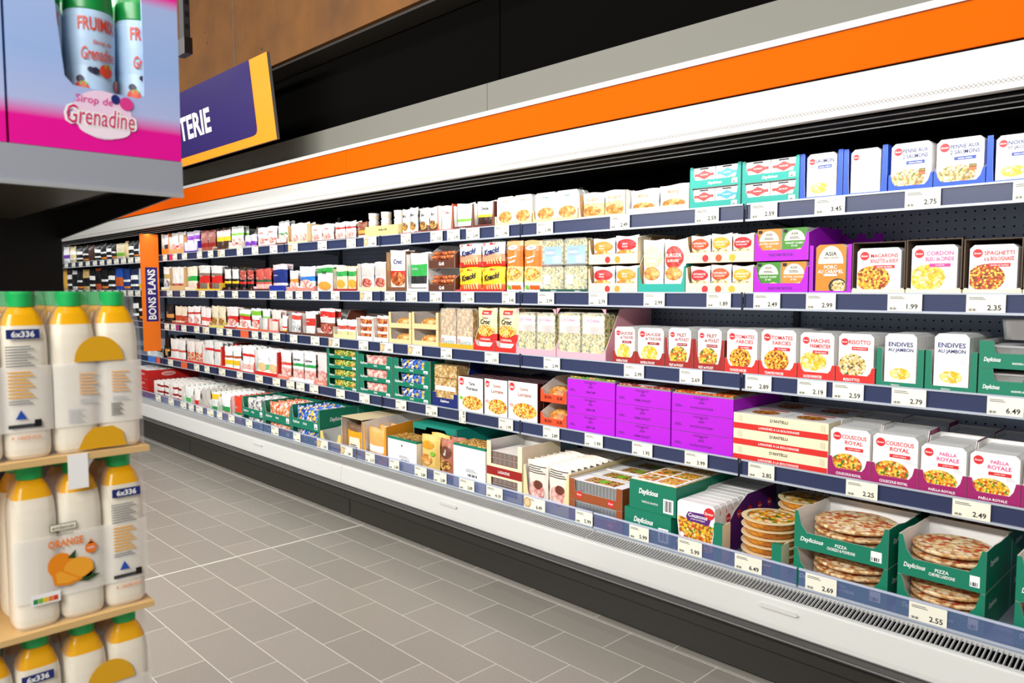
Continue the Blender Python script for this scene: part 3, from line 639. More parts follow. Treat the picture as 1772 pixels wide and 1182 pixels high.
# ---- purple plateau boxes
PC = [(981, 1064, 655, 'dim sum', 'left'), (1065, 1160, 668, 'NEMS POULET', 'middle'), (1161, 1268, 680, 'PLATEAU EXOTIQUE', 'right')]
for L_, R_, tp, tx, sd in PC:
    h = H(L_+8, tp, 4)/3
    for lv in range(3):
        for dep in (0, 1):
            b0 = X(L_, 4); w = X(R_, 4)-b0-.004
            def pb():
                b = MB(); b.box(0, w, 0, .21, 0, h-.002, PURPLE, top=mat('b9a6b8', .6)); 
                b.plate([(w*.36, h-.012), (w*.38, h-.016), (w*.6, h-.016), (w*.62, h-.012), (w*.62, h-.0105), (w*.36, h-.0105)], -.0006, mat('8a009e', .5))
                b.box(w*.36, w*.6, -.0015, .001, h-.008, h-.002, PURPLE)
                b.text(tx.upper(), w*.5, h*.32, .010, -.001, DPURP, w=w*.5); b.text('ASIA', w*.5, h*.62, .010, -.001, DPURP); b.ell(w*.5, h*.78, .008, .003, -.001, DPURP, 8); b.lines(w*.06, w*.18, h*.3, h*.45, 3, -.001, DPURP)
                return b.mesh('food_box')
            me = proto(('pbx', sd), pb)
            o = link('food_box', me, (b0+.002, 2.787+dep*.212, SHZ[4]+.0005+lv*h)); tag(o, 'purple Asian food box, %s of the %s %s stack' % (['bottom', 'middle', 'top'][lv], sd, ['front', 'rear'][dep]), 'box')
    def lidm():
        b = MB(); b.box(.002, w-.002, 0, .2, 0, .006, RIM); b.box(.008, w-.008, .01, .19, .006, .012, {'left': F_GREEN, 'middle': F_SALAMI, 'right': F_TOM}[sd], side=RIM)
        b.box(w*.35, w*.65, .02, .16, .012, .0125, PAPER); return b.mesh('platter')
    me = lidm()
    for dep in (0, 1):
        tag(link('food_platter', me, (b0+.002, 2.79+dep*.212, SHZ[4]+3*h-.001)), 'clear-lidded platter on the %s %s purple box stack' % (sd, ['front', 'rear'][dep]), 'platter')
    ABOVE[4].append((L_, R_, 'the %s purple box stack' % sd))
# ---- orange bun trays
h = H(950, 655, 4)/2
for lv in range(2):
    x, w, z, y = T(4, 935, 980, 'orange-red tray of filled buns, %s of the pair' % ['lower', 'upper'][lv], 'the orange-red bun trays' if not lv else None, d=.4, lip=h*.34, ph=h*.55, hb=h-.001, hs=h-.001, out=mat('ea4a1c', .5), inn=PAPER, dz=lv*h, txt=[('BON', .3, h*.2, .016, BLACK, .3), ('SUR', .75, h*.2, .016, BLACK, .3)])
    for i in range(3):
        b = MB(); b.lathe([(.02, 0), (.048, .004), (.052, .016), (.045, .03), (.02, .04)], F_BUN, n=14, ms=[F_BUN, F_GREEN, F_BUN, F_BUN]); me = proto('bun', lambda: b.mesh('filled_bun'))
        bn = link('filled_bun', me, (x+w/2, y+.062+i*.115, z+.0008)); bn.scale = (min(w*.44/.052, 2), 1, h*.62/.04)
        tag(bn, 'filled golden bun, %s in the %s orange-red tray' % (['front', 'middle', 'back'][i], ['lower', 'upper'][lv]), 'bun')
# ---- quiche and tart boxes
for L_, R_, tp, ti, nm, tcol in [(793, 836, 652, ('Tarte', 'Poireaux'), 'leek tart', INK), (838, 878, 656, ('Quiche', 'Lorraine'), 'quiche lorraine box, left', mat('a8521c', .5)), (879, 930, 660, ('Quiche', 'Lorraine'), 'quiche lorraine box, right', mat('a8521c', .5))]:
    x0, x1 = X(L_, 4), X(R_, 4); w = x1-x0-.003; h = H(L_+10, tp, 4)
    def qb():
        b = MB(); b.box(0, w, 0, .045, 0, h, WHITE, front=PAPER, top=mat('4a1420', .5), side=mat('3d0f14', .5))
        b.ell(.13*w, .86*h, .1*w, .1*w, -.0008, LOGO); b.text('Saveur', .13*w, .86*h, .02, -.0012, PAPER, w=.16*w, shear=.3)
        b.text(ti[0], .55*w, .82*h, .09*h, -.0008, tcol, w=.6*w, bold=.02); b.text(ti[1], .57*w, .68*h, .10*h, -.0008, tcol, w=.66*w, bold=.02)
        b.ell(.57*w, .27*h, .41*w, .20*h, -.0008, F_QUI); b.ell(.57*w, .25*h, .41*w, .18*h, -.0005, mat('dc9a2c', .5)); b.ell(.12*w, .38*h, .07*w, .05*h, -.0008, F_HAM if 'Quiche' in ti else LIME)
        return b.mesh('quiche_box')
    me = qb()
    P(me, x0+.0015, 2.788, SHZ[4], 'white %s with round tart picture at the shelf front' % nm, name='quiche_box', cat='box', behind=5, t=.045, blabel='dark-topped boxes queued behind the %s' % nm)
    ABOVE[4].append((L_, R_, 'the white '+nm))
# waffle tray, navy
h = H(760, 625, 4)
x, w, z, y = T(4, 748, 792, 'navy tray of golden waffles beside the leek tart box', 'the navy waffle tray', d=.2, lip=.055, ph=.085, pw=.035, hb=h, hs=.09, out=NAVY, inn=PAPER, c=.002, txt=[('Daylicious', .5, .035, .018, PAPER, .6)])
b = MB(); b.box(0, w-.03, 0, .15, 0, h*.9, F_CREPE, front=F_CREPE, top=F_CREPE); b.box(.01, w-.04, -.001, 0, h*.35, h*.45, PAPER); b.box(.0, w-.03, -.0006, 0, h*.62, h*.635, BROWN)
tag(b.obj('waffle_pack', None, (x+.014, y+.008, z+.0005)), 'wrapped block of stacked golden waffles in the navy tray', 'waffles')
x, w, z, y = T(4, 822, 918, 'navy waffle carton at the back, behind the tart boxes', None, d=.12, lip=.2, ph=.2, hb=.2, out=mat('173b96', .5), inn=INNER, y=3.10, deep=True, cat='carton', txt=[('Daylicious', .5, .16, .03, PAPER, .4)])

# ---- green multi-level trays on the fourth shelf
def gstack(row, L_, R_, tp, n, nm, fm_, sd, txt2='', lipf=.34, d=.2, deps=2, wall=GREEN, sidetxt=True, win=.5):
    h = H((L_+R_)/2, tp, row)/n
    for lv in range(n):
        for dep in range(deps):
            y0 = SHY[row]+dep*(d+.002)
            ll = ('top', 'bottom')[lv == 0] if lv in (0, n-1) else ['', 'second', 'third'][lv]
            x, w, z, y = T(row, L_, R_, 'green tray of %s, %s of the %s%s stack' % (nm, ll, sd, ['', ' rear'][dep]), ('the %s green %s trays' % (sd, nm)) if lv == 0 and dep == 0 else None,
                           d=d, lip=h*lipf, ph=h-.0015, pw=(1-win)/2*.22, c=.006, hb=h-.0015, hs=h-.0015, out=wall, inn=wall, dz=lv*h, y=y0, notch=True,
                           txt=[('Daylicious', .17, h*.32, h*.22, PAPER, .22), (txt2 or 'FRAIS', .52, h*.2, h*.13, PAPER, .3)], side=[('Daylicious', .35, h*.5, h*.3, PAPER, .4)] if sidetxt else None)
            me = proto(('gp', nm, round(w, 3), round(h, 3)), lambda: bag_mesh(w*.78, h*.93, .05, fm_, seed=3))
            P(me, x+w*.11, y+.010, z, '%s in the %s green tray of the %s%s stack' % (nm[0].upper()*0+nm, ll, sd, ['', ' rear'][dep]), name='wrapped_snack', cat='food pack', behind=2, t=.052,
              blabel='%s further in the %s green tray, %s%s stack' % (nm, ll, sd, ['', ' rear'][dep]))
gstack(4, 680, 745, 622, 3, 'blue-wrapped wraps', F_BLUEW, 'right')
gstack(4, 621, 679, 615, 3, 'pink sandwich packs', F_HAM, 'middle')
gstack(4, 566, 620, 604, 4, 'salad wraps', F_GREEN, 'left', win=.75)

# ---- third shelf, right
def meal(row, L_, R_, tp, ti, sub, fm_, tcol, nm, sd, tray, ph=.06, lip=.03, n=6, pw=.01, c=.012, base=PAPER, foot=None, hb=None, ins=.004, inn=WHITE, d=.3, t=.036, **kw):
    h = H((L_+R_)/2, tp, row)
    x, w, z, y = T(row, L_, R_, '%s tray holding the %s meals%s' % (tray[1], nm, sd and ', '+sd), 'the %s%s tray' % (sd and sd+' ', nm), d=d, lip=lip, ph=ph, pw=pw, c=c, hb=hb or h*.75, hs=ph, out=tray[0], inn=inn, txt=[(foot or ' '.join(ti), .42, lip*.45, min(.012, lip*.35), PAPER, .5)])
    pw_ = w-2*ins-.006
    me = proto(('meal', nm, round(w, 3), round(h, 3)), lambda: sleeve_mesh(pw_, h-.004, t, ti, sub, fm_, tcol, base=base, **kw))
    P(me, x+ins+.003, y+.0062, z, 'printed %s pack at the front of %s tray' % (nm, 'the '+(sd+' ' if sd else '')+tray[1]), behind=n, t=t, blabel='%s packs queued behind the %s front one' % (nm, sd or 'printed'))
TR = (RED, 'red'); TD = (DRED, 'dark red'); TG = (GREEN, 'green')
for L_, R_, sd in [(1060, 1099, 'left'), (1100, 1149, 'right')]:
    meal(3, L_, R_, 566 if sd == 'left' else 568, ('SAUCISSE', 'de TOULOUSE'), 'purée maison', F_PALE, DRED, 'Toulouse sausage', sd, TD, fx=.45, fz=.30, frx=.33, frz=.23, ban=DRED, plate=False)
for L_, R_, sd in [(1150, 1199, 'left'), (1200, 1252, 'right')]:
    meal(3, L_, R_, 568 if sd == 'left' else 569, ('FILET', 'de POULET'), 'pommes sautées', F_COUS, DRED, 'chicken fillet', sd, TD, fx=.45, fz=.30, frx=.40, frz=.24, ban=DRED, plate=False, ins=.012, ph=.13)
for L_, R_, sd in [(1253, 1311, 'left'), (1312, 1378, 'right')]:
    meal(3, L_, R_, 570 if sd == 'left' else 571, ('TOMATES', 'FARCIES'), 'riz cuisiné', F_PASTA, LOGO, 'stuffed tomato', sd, TR, fx=.45, fz=.33, frx=.36, frz=.24, plate=False)
meal(3, 1379, 1444, 576, ('HACHIS', 'PARMENTIER'), 'viande boeuf', F_PALE, LOGO, 'shepherd pie', '', TR, fx=.38, fz=.38, frx=.42, frz=.20, plate=True)
meal(3, 1445, 1513, 578, ('RISOTTO',), 'aux champignons', F_CREAMY, LOGO, 'risotto', '', TR, fx=.4, fz=.35, frx=.40, frz=.24, foot='RISOTTO')
for L_, R_, sd in [(1515, 1597, 'left'), (1599, 1689, 'right')]:
    meal(3, L_, R_, 578, ('ENDIVES', 'AU JAMBON'), None, F_PALE, NAVY, 'endive and ham', sd, TG, ph=.135, lip=.018, pw=.018, fx=.5, fz=.24, frx=.33, frz=.11, logo=False, foot='Daylicious', tz=.80, c=.002, ins=.022, tw=.8, tx=.5)
# green trays of aluminium endive dishes with clear lids
h = H(1720, 590, 3)/2
for lv in range(2):
    x, w, z, y = T(3, 1691, 1800, 'green tray of aluminium endive dishes, %s one' % ['lower', 'upper'][lv], 'the green aluminium dish trays' if not lv else None, d=.36, lip=h*.55, ph=h-.001, pw=.04, c=.006, hb=h-.001, hs=h-.001, out=GREEN, inn=INNER, dz=lv*h, txt=[('Daylicious', .22, h*.30, .018, PAPER, .28), ('ENDIVES AU JAMBON', .75, h*.2, .008, PAPER, .4)])
    def dish():
        b = MB(); n = 40; ww, dd_ = w-.02, .14; R = []
        for k, (s, zz) in enumerate(((.86, 0), (.97, h*.7), (1, h*.72), (1, h*.74))):
            for j in range(n):
                a = 2*math.pi*j/n; c_, q_ = math.cos(a), math.sin(a); rp = 1-.012*(j % 2)*(k < 2)
                R.append((ww/2+ww/2*s*rp*math.copysign(abs(c_)**.45, c_), dd_/2+dd_/2*s*rp*math.copysign(abs(q_)**.45, q_), zz))
        for k in range(3): b.add(R[k*n:(k+2)*n], [(j, (j+1) % n, n+(j+1) % n, n+j) for j in range(n)], SILVER)
        b.add(R[:n], [tuple(reversed(range(n)))], SILVER); b.add(R[-n:], [tuple(range(n))], PAPER); return b.mesh('foil_dish')
    me = proto('foildish', dish)
    P(me, x+.01, y+.005, z, 'ribbed aluminium dish at the front of the %s green tray' % ['lower', 'upper'][lv], name='foil_dish', cat='dish', behind=1, t=.145, blabel='ribbed aluminium dish behind the front one, %s green tray' % ['lower', 'upper'][lv])
for k in range(1):
    tag(link('foil_dish', me, (X(1712, 3)+.01, 2.81, SHZ[3]+2*h+.004+k*.020+.0)), 'ribbed clear and silver dish standing on top of the green trays', 'dish')
# pink crepe trays
for L_, R_, sd in [(893, 962, 'left'), (963, 1048, 'right')]:
    h = H((L_+R_)/2, 534, 3)
    x, w, z, y = T(3, L_, R_, 'pink tray of filled crepe packs, %s one' % sd, 'the %s pink crepe tray' % sd, d=.36, lip=.035, ph=.055, pw=.002, c=.02, hb=h, hs=h, out=PINK, inn=INNER, side=[('CREPES', .4, h*.6, .02, MAG, .3)])
    b = MB(); b.prism([(0, h-.03), (.025, h), (w-.025, h), (w, h-.03), (w, h+.001), (0, h+.001)][::1], 0, .003, PINK); b.box(0, w, 0, .3, h-.001, h+.001, mat('cfc9c2', .6)); b.obj('lid_flap', [o for o in COL.objects if o.name.startswith('display_tray')][-1])
    for i in range(2):
        w2 = (w-.012)/2
        me = proto(('crepe', round(w, 3)), lambda: clear_pack(w2-.002, h-.024, .036, F_CREPE if 0 else F_HERBS, [(.06, .94, .55, .93, LGREY), (.06, .94, .72, .93, PAPER, '6 Crêpes', MAG), (.3, .9, .56, .70, F_BUN), (.08, .22, .76, .88, LOGO)]))
        P(me, x+.005+i*(w2+.001), y+.0062, z, 'clear crepe pack, %s in the %s pink tray' % (['left', 'right'][i], sd), name='crepe_pack', cat='food pack', behind=5, t=.036, blabel='crepe packs behind the %s one in the %s pink tray' % (['left', 'right'][i], sd))
x, w, z, y = T(3, 1112, 1134, 'pink carton standing behind the Toulouse sausage trays', None, d=.12, lip=.16, ph=.16, hb=.16, out=PINK, inn=INNER, y=3.09, deep=True, cat='carton')
# croque packs
for L_, R_, sd in [(820, 855, 'left'), (856, 892, 'right')]:
    h = H((L_+R_)/2, 533, 3)
    x, w, z, y = T(3, L_, R_, 'red cut-front tray with croque packs, %s one' % sd, 'the %s red croque tray' % sd, d=.3, lip=.028, ph=.06, pw=.008, c=.02, hb=.1, out=RED, inn=PAPER)
    def dec(b, w_, h_):
        b.rect(w_*.3, w_*.75, h_*.84, h_*.94, 0, RED); b.text('Herta', w_*.52, h_*.89, h_*.05, -.0005, PAPER); b.text('Tendre', w_*.5, h_*.77, h_*.05, 0, INK); b.text('Croc', w_*.5, h_*.68, h_*.12, -.0003, INK, w=w_*.7, shear=.15, bold=.03)
        b.ell(w_*.5, h_*.47, w_*.42, h_*.14, 0, F_QUI); b.text("L'ORIGINAL", w_*.5, h_*.27, h_*.05, -.0005, PAPER, w=w_*.6)
    me = proto(('croc', round(w, 3)), lambda: bag_mesh(w-.008, h-.004, .045, mat('fbe9b8', .3), [(0, .16, PAPER), (.16, .42, RED)], [dec]))
    P(me, x+.004, y+.010, z, 'yellow and red croque monsieur pack at the front, %s tray' % sd, name='croque_pack', cat='food pack', behind=4, t=.046, blabel='croque monsieur packs behind the %s front one' % sd)
# crepes with yellow base
h = H(790, 533, 3)
x, w, z, y = T(3, 760, 819, 'yellow-based grey tray with two plain crepe packs', 'the yellow-based crepe tray', d=.3, lip=.028, ph=.03, hb=h, hs=h, out=mat('eda921', .5), inn=GREY)
for i in range(2):
    me = proto('galette', lambda: clear_pack((w-.012)/2-.002, h-.006, .038, F_CREPE, [(.04, .96, .02, .30, PAPER, 'Galette', GREEN), (.05, .22, .12, .24, LOGO)]))
    P(me, x+.005+i*((w-.012)/2+.001), y+.0062, z, 'clear galette pack, %s one in the yellow-based tray' % ['left', 'right'][i], name='galette_pack', cat='food pack', behind=4, t=.038, blabel='galette packs behind the %s front one' % ['left', 'right'][i])

# ---- second shelf, right
TK = (mat('5d4a38', .6), 'grey-brown')
for L_, R_, tp, ti, sub, fm_, tcol, nm, ban in [(1473, 1565, 423, ('MACARONS', 'BOULETTES au BOEUF'), 'sauce tomate', F_PASTA, LOGO, 'macaroni meatball', LOGO), (1566, 1663, 418, ('CORDON', 'BLEU de DINDE'), 'coquillettes', F_PALE, MAG, 'turkey cordon bleu', MAG),
                                            (1665, 1768, 417, ('SPAGHETTI', 'à la BOLOGNAISE'), 'viande et herbes', F_BOLO, LOGO, 'spaghetti bolognese', LOGO), (1769, 1870, 416, ('LASAGNES',), 'bolognaise', F_BOLO, LOGO, 'cut-off lasagne', LOGO)]:
    meal(2, L_, R_, tp+6, ti, sub, fm_, tcol, nm, '', (CREAM, 'brown-edged'), ph=.022, lip=.018, hb=H((L_+R_)/2, tp-3, 2), ins=.012, inn=TK[0], fx=.36, fz=.33, frx=.40, frz=.28, n=4, ban=ban, tx=.62)
    o = [q for q in COL.objects if q.name.startswith('display_tray')][-1]
    w = X(R_, 2)-X(L_, 2)-.002; hb = H((L_+R_)/2, tp-3, 2)
    b = MB()
    b.prismx([(.0, .018), (.29, .02), (.29, hb), (.0, hb)], w-.003, w, TK[0]); b.prismx([(.0, .018), (.29, .02), (.29, hb), (.0, hb)], 0, .003, TK[0]); b.box(0, w, 0, .3, hb, hb+.002, TK[0]); b.obj('tray_hood', o)
# purple pork caramel tray
h = H(1435, 424, 2)
x, w, z, y = T(2, 1399, 1472, 'purple tray with the pork caramel pack beside the macaroni', 'the purple pork caramel tray', d=.3, lip=.012, ph=h, pw=.012, c=.001, hb=h, hs=h, out=PURPLE, inn=PURPLE)
def pcar():
    b = MB(); w_ = w*.72; b.prism([(0, 0), (w_, 0), (w_, h-.012), (w_-.012, h-.002), (.012, h-.002), (0, h-.012)], 0, .036, mat('c9821c', .4), WHITE)
    P_ = [(w_*.5+w_*.42*math.cos(math.pi*j/12), h*.60+h*.36*math.sin(math.pi*j/12)) for j in range(13)]; b.plate(P_, -.0006, mat('f2ead8', .4))
    b.text('ASIA', w_*.5, h*.80, h*.085, -.001, INK, bold=.02); b.text('GREEN GARDEN', w_*.5, h*.72, h*.035, -.001, INK, w=w_*.5); b.text('PORC', w_*.5, h*.53, h*.075, -.001, PAPER); b.text('AU CARAMEL', w_*.5, h*.44, h*.075, -.001, PAPER, w=w_*.85)
    b.rect(w_*.28, w_*.72, h*.35, h*.39, -.001, PAPER); b.ell(w_*.75, h*.14, w_*.3, h*.16, -.0008, INK, clip=(0, w_-.001, .002, h)); b.ell(w_*.77, h*.14, w_*.24, h*.13, -.0012, F_CREAMY, clip=(0, w_-.001, .002, h)); return b.mesh('meal_carton')
P(pcar(), x+w*.14, y+.0062, z, 'orange pork caramel meal pack inside the purple tray', behind=4, t=.036, blabel='orange packs queued behind the pork caramel pack')
# castle-topped purple box behind
def castle():
    w_ = .30; hh = .235; P_ = [(0, 0), (w_, 0)]
    n = 9
    for j in range(n, 0, -1):
        xa, xb_ = w_*j/n, w_*(j-1)/n
        t_ = hh if j % 2 else hh-.018; P_ += [(xa, t_), (xb_, t_)]
    b = MB(); b.prism(P_, 0, .004, PURPLE, mat('8a1aa8', .5)); b.box(0, w_, .004, .12, 0, .2, PURPLE); return b.mesh('display_carton')
tag(link('display_carton', castle(), (X(1395, 2, 0, 3.10), 3.10, SHZ[2]+.0005)), 'purple castle-edged carton at the back of the second shelf', 'carton')
# purple two-level tray
h = H(1350, 393, 2)/2; OCH = mat('c9861f', .4); FGR = mat('3f8a1c', .4)
for lv in range(2):
    x, w, z, y = T(2, 1304, 1397, 'purple cut-front tray of Asian meal packs, %s one' % ['lower', 'upper'][lv], 'the two purple Asian meal trays' if not lv else None, d=.3, lip=h*.32, ph=h*.8, pw=.008, c=.016, hb=h-.001, hs=h-.001, out=PURPLE, inn=PURPLE, dz=lv*h, txt=[('POULET CURRY VERT ET RIZ', .5, h*.17, .010, DPURP, .45)])
    for i in range(2):
        cc = (OCH, FGR)[(i+lv+1) % 2]; w2 = (w-.022)/2; nm = ('butter chicken', 'green curry')[(i+lv+1) % 2]
        def mk():
            b = MB(); b.prism([(0, 0), (w2, 0), (w2, h*.93), (0, h*.93)], 0, .036, cc, WHITE); hh = h*.93
            P_ = [(w2*.5+w2*.42*math.cos(math.pi*j/12), hh*.60+hh*.34*math.sin(math.pi*j/12)) for j in range(13)]; b.plate(P_, -.0006, mat('e9e3cf', .4)); b.text('ASIA', w2*.5, hh*.82, hh*.08, -.001, INK); b.lines(w2*.3, w2*.7, hh*.66, hh*.74, 2, -.001, INK)
            b.text('BUTTER CHICKEN' if cc is OCH else 'POULET CURRY', w2*.5, hh*.52, hh*.06, -.001, PAPER, w=w2*.85); b.text('ET RIZ', w2*.5, hh*.43, hh*.05, -.001, PAPER)
            b.rect(w2*.04, w2*.2, hh*.86, hh*.96, -.001, INK); b.ell(w2*.72, hh*.2, w2*.25, hh*.15, -.001, F_CREAMY); return b.mesh('meal_carton')
        me = proto(('asia', nm, round(h, 3)), mk)
        P(me, x+.008+i*(w2+.006), y+.0062, z, '%s pack, %s in the %s purple tray' % (nm, ['left', 'right'][i], ['lower', 'upper'][lv]), behind=2, t=.036, blabel='packs behind the %s one in the %s purple tray' % (nm, ['lower', 'upper'][lv]))
# cream two-level pasta pouch trays
def pouchtrays(row, L_, R_, tp, nlev, nf, nm, cols, word, sd, out=CREAM, lipf=.34, backs=1, dots=True, fm_=F_CREAMY, d=.3, base=None, inn=KRAFT, phf=.85, txt=None, wt=None):
    h = H((L_+R_)/2, tp, row)/nlev
    for lv in range(nlev):
        ll = ['lower', 'upper'][lv] if nlev == 2 else 'single'
        tx_ = txt and [(txt, .5, h*lipf*.5, h*lipf*.35, wt or INK, .6)]
        x, w, z, y = T(row, L_, R_, '%s tray of %s%s' % (sd, nm, ', %s of two' % ll if nlev == 2 else ''), 'the %s %s' % (sd, nm) if not lv else None, d=d, lip=h*lipf, ph=h*phf, pw=.006, c=.010, hb=h-.001, hs=h-.001, out=out, inn=inn, dz=lv*h, txt=tx_)
        if dots:
            o = [q for q in COL.objects if q.name.startswith('display_tray')][-1]; b = MB()
            for i, cc in enumerate(cols): b.ell(w*(.5+(i-(len(cols)-1)/2)*.2), h*lipf*.42, h*lipf*.34, h*lipf*.34, -.0006, cc)
            b.obj('printed_dots', o)
        w2 = (w-.016)/nf
        for i in range(nf):
            cc = cols[(i+lv) % len(cols)]
            def dec(b, w_, h_):
                b.ell(w_*.5, h_*.66, w_*.42, h_*.22, 0, cc); b.text(word, w_*.5, h_*.70, h_*.07, -.0006, PAPER, w=w_*.7); b.text('BURGER' if 'urger' in nm else 'BOLOGNAISE', w_*.5, h_*.60, h_*.05, -.0006, PAPER, w=w_*.6)
                b.ell(w_*.5, h_*.36, w_*.38, h_*.13, -.0003, fm_)
            me = proto(('pt', nm, sd, cc.name, round(h, 3), round(w, 3)), lambda: bag_mesh(w2-.003, h*.92, .036, base or PAPER, [], [dec]))
            P(me, x+.008+i*w2, y+.0095, z, '%s pouch %s in %s%s tray' % (nm, ORD[i] if nf > 1 else 'alone', sd, ' '+ll if nlev == 2 else ''), name='food_pouch', cat='pouch', behind=backs, t=.038, blabel='%s pouches behind the front row of %s%s tray' % (nm, sd, ' '+ll if nlev == 2 else ''))
pouchtrays(2, 1186, 1303, 400, 2, 3, 'pasta pouches', [LOGO, mat('e8541c', .4), mat('f0b02c', .4)][:3], "L'ESTOMATE", 'cream')
pouchtrays(2, 1104, 1185, 405, 1, 2, 'breaded burger bags', [mat('f3e9a8', .4), mat('c2362a', .4)], 'BURGER', 'teal-edged', out=TEAL, dots=False, fm_=F_BUN, lipf=.16, phf=.45)
pouchtrays(2, 1018, 1103, 406, 2, 2, 'burger pouches', [LOGO, mat('ef9a2c', .4)], 'MAXI', 'cream patterned', fm_=F_BUN)
# clear herb packs with blue labels
h = H(975, 409, 2)/2
x, w, z, y = T(2, 934, 1017, 'dark green low tray under clear packs with blue labels', 'the clear herbed packs', d=.3, lip=.018, ph=.02, hb=.1, out=mat('0d4a3a', .5), inn=INNER, txt=[('Daylicious', .3, .009, .008, PAPER, .3), ('Daylicious', .8, .009, .008, PAPER, .3)])
for i in range(2):
    for lv in range(2):
        w2 = w/2-.006
        me = proto(('herb', lv), lambda: clear_pack(w2, h-.008, .045, F_HERBS, [(.12, .9, .05, .72, mat('7fb6e8', .4)), (.18, .62, .35, .62, mat('1d4f9e', .4), 'RAVIOLI', PAPER), (.5, .88, .08, .36, F_PALE)] if lv else [(.1, .4, .3, .65, PAPER)]))
        P(me, x+.0045+i*(w2+.001), y+.0062, z+.0002+lv*(h-.006), 'clear ravioli pack, %s %s, %s' % (['lower', 'upper'][lv], ['left', 'right'][i], ['plain side with small label', 'blue diamond label'][lv]), name='ravioli_pack', cat='food pack', behind=2, t=.046, blabel='clear ravioli packs behind the %s %s one' % (['lower', 'upper'][lv], ['left', 'right'][i]))
# orange roast packs
for L_, R_, sd in [(871, 900, 'left'), (901, 933, 'right')]:
    h = H((L_+R_)/2, 415, 2)
    def dec(b, w_, h_):
        b.ell(w_*.5, h_*.86, w_*.3, h_*.05, 0, PAPER); b.text('Herta', w_*.5, h_*.86, h_*.03, -.0005, NAVY); b.text('Pommes', w_*.5, h_*.68, h_*.05, 0, PAPER, rot=.2); b.text('Sauté', w_*.5, h_*.60, h_*.06, 0, PAPER, rot=.2, shear=.2)
        b.ell(w_*.5, h_*.36, w_*.42, h_*.12, 0, F_QUI); b.rect(w_*.1, w_*.35, h_*.06, h_*.14, 0, LIME); b.rect(w_*.4, w_*.9, h_*.06, h_*.14, 0, mat('e8641c', .4))
    x0 = X(L_, 2); w = X(R_, 2)-x0-.003
    me = bag_mesh(w, h-.002, .05, mat('f6c58c', .3), [(0, .2, PAPER), (.2, .5, mat('f7d79a', .35)), (.5, .95, mat('ef7a1c', .35))], [dec], seed=5)
    P(me, x0+.001, 2.79, SHZ[2], 'tall orange potato bag, %s of the pair' % sd, name='food_bag', cat='bag', behind=3, t=.055, blabel='orange potato bags behind the %s front one' % sd); ABOVE[2].append((L_, R_, 'the %s tall orange bag' % sd))
# Knacki packs
h = H(830, 415, 2)/2
x, w, z, y = T(2, 788, 870, 'red low tray carrying four sausage packs', 'the red sausage pack tray', d=.3, lip=.014, ph=.015, hb=.08, out=RED, inn=INNER)
for lv in range(2):
    for i in range(2):
        w2 = w/2-.006
        def dec(b, w_, h_):
            b.text('Knacki', w_*.5, h_*.60, h_*.24, 0, INK if not lv else NAVY, w=w_*.85, shear=.3, bold=.04, rot=.18)
            for j in range(6): b.rect(w_*(.28+.11*j), w_*(.34+.11*j), h_*.10, h_*(.26+.02*j), -.0003, mat('f7c98c', .4))
            b.rect(w_*.42, w_*.62, h_*.86, h_*.94, 0, RED); b.text('10', w_*.14, h_*.88, h_*.12, 0, RED)
        base = YELL if not lv else PAPER
        me = proto(('knk', lv), lambda: bag_mesh(w2, h-.008, .04, base, [(0, .08, RED), (.08, .34, mat('ee5a24', .35))] if not lv else [(0, .24, RED), (.24, .5, mat('f2a07a', .35))], [dec], seed=8))
        P(me, x+.0045+i*(w2+.001), y+.010, z+lv*(h-.006), '%s sausage pack, %s %s of the four' % (['yellow and red', 'white and red'][lv], ['lower', 'upper'][lv], ['left', 'right'][i]), name='sausage_pack', cat='food pack', behind=2, t=.042, blabel='sausage packs behind the %s %s one' % (['lower', 'upper'][lv], ['left', 'right'][i]))
# grill sausage boxes, brown based
for lv in range(2):
    h = H(765, 422, 2)/2
    x, w, z, y = T(2, 742, 787, 'brown-based white box of browned sausages, %s one' % ['lower', 'upper'][lv], 'the boxes of browned sausages' if not lv else None, d=.3, lip=h*.33, ph=h*.55, pw=.004, c=.01, hb=h-.001, hs=h-.001, out=mat('5a2d1a', .5), inn=PAPER, dz=lv*h, txt=[('Grill', .5, h*.18, .02, PAPER, .4)])
    for k in range(4):
        def ss():
            b = MB(); n = 10; L0 = w-.02; R = []
            b.T = Matrix.Rotation(math.pi/2, 4, 'Y'); b.lathe([(.004, 0), (.011, .008), (.0125, L0*.5), (.011, L0-.008), (.004, L0)], F_SAUS, n=12); return b.mesh('sausage')
        me = proto('saus', ss)
        if .0135+k*.0235+.015 < h*(1 if lv == 0 else 1.3): tag(link('sausage', me, (x+.01, y+.018+.012*(k % 2), z+.0135+k*.0235)), 'browned sausage, %s in the %s white box' % (['bottom one', 'second up', 'third up', 'top one'][k], ['lower', 'upper'][lv]), 'sausage')
rj = random.Random(5)
ORDN = ['leftmost', 'second from left', 'third from left', 'fourth from left', 'fifth from left']
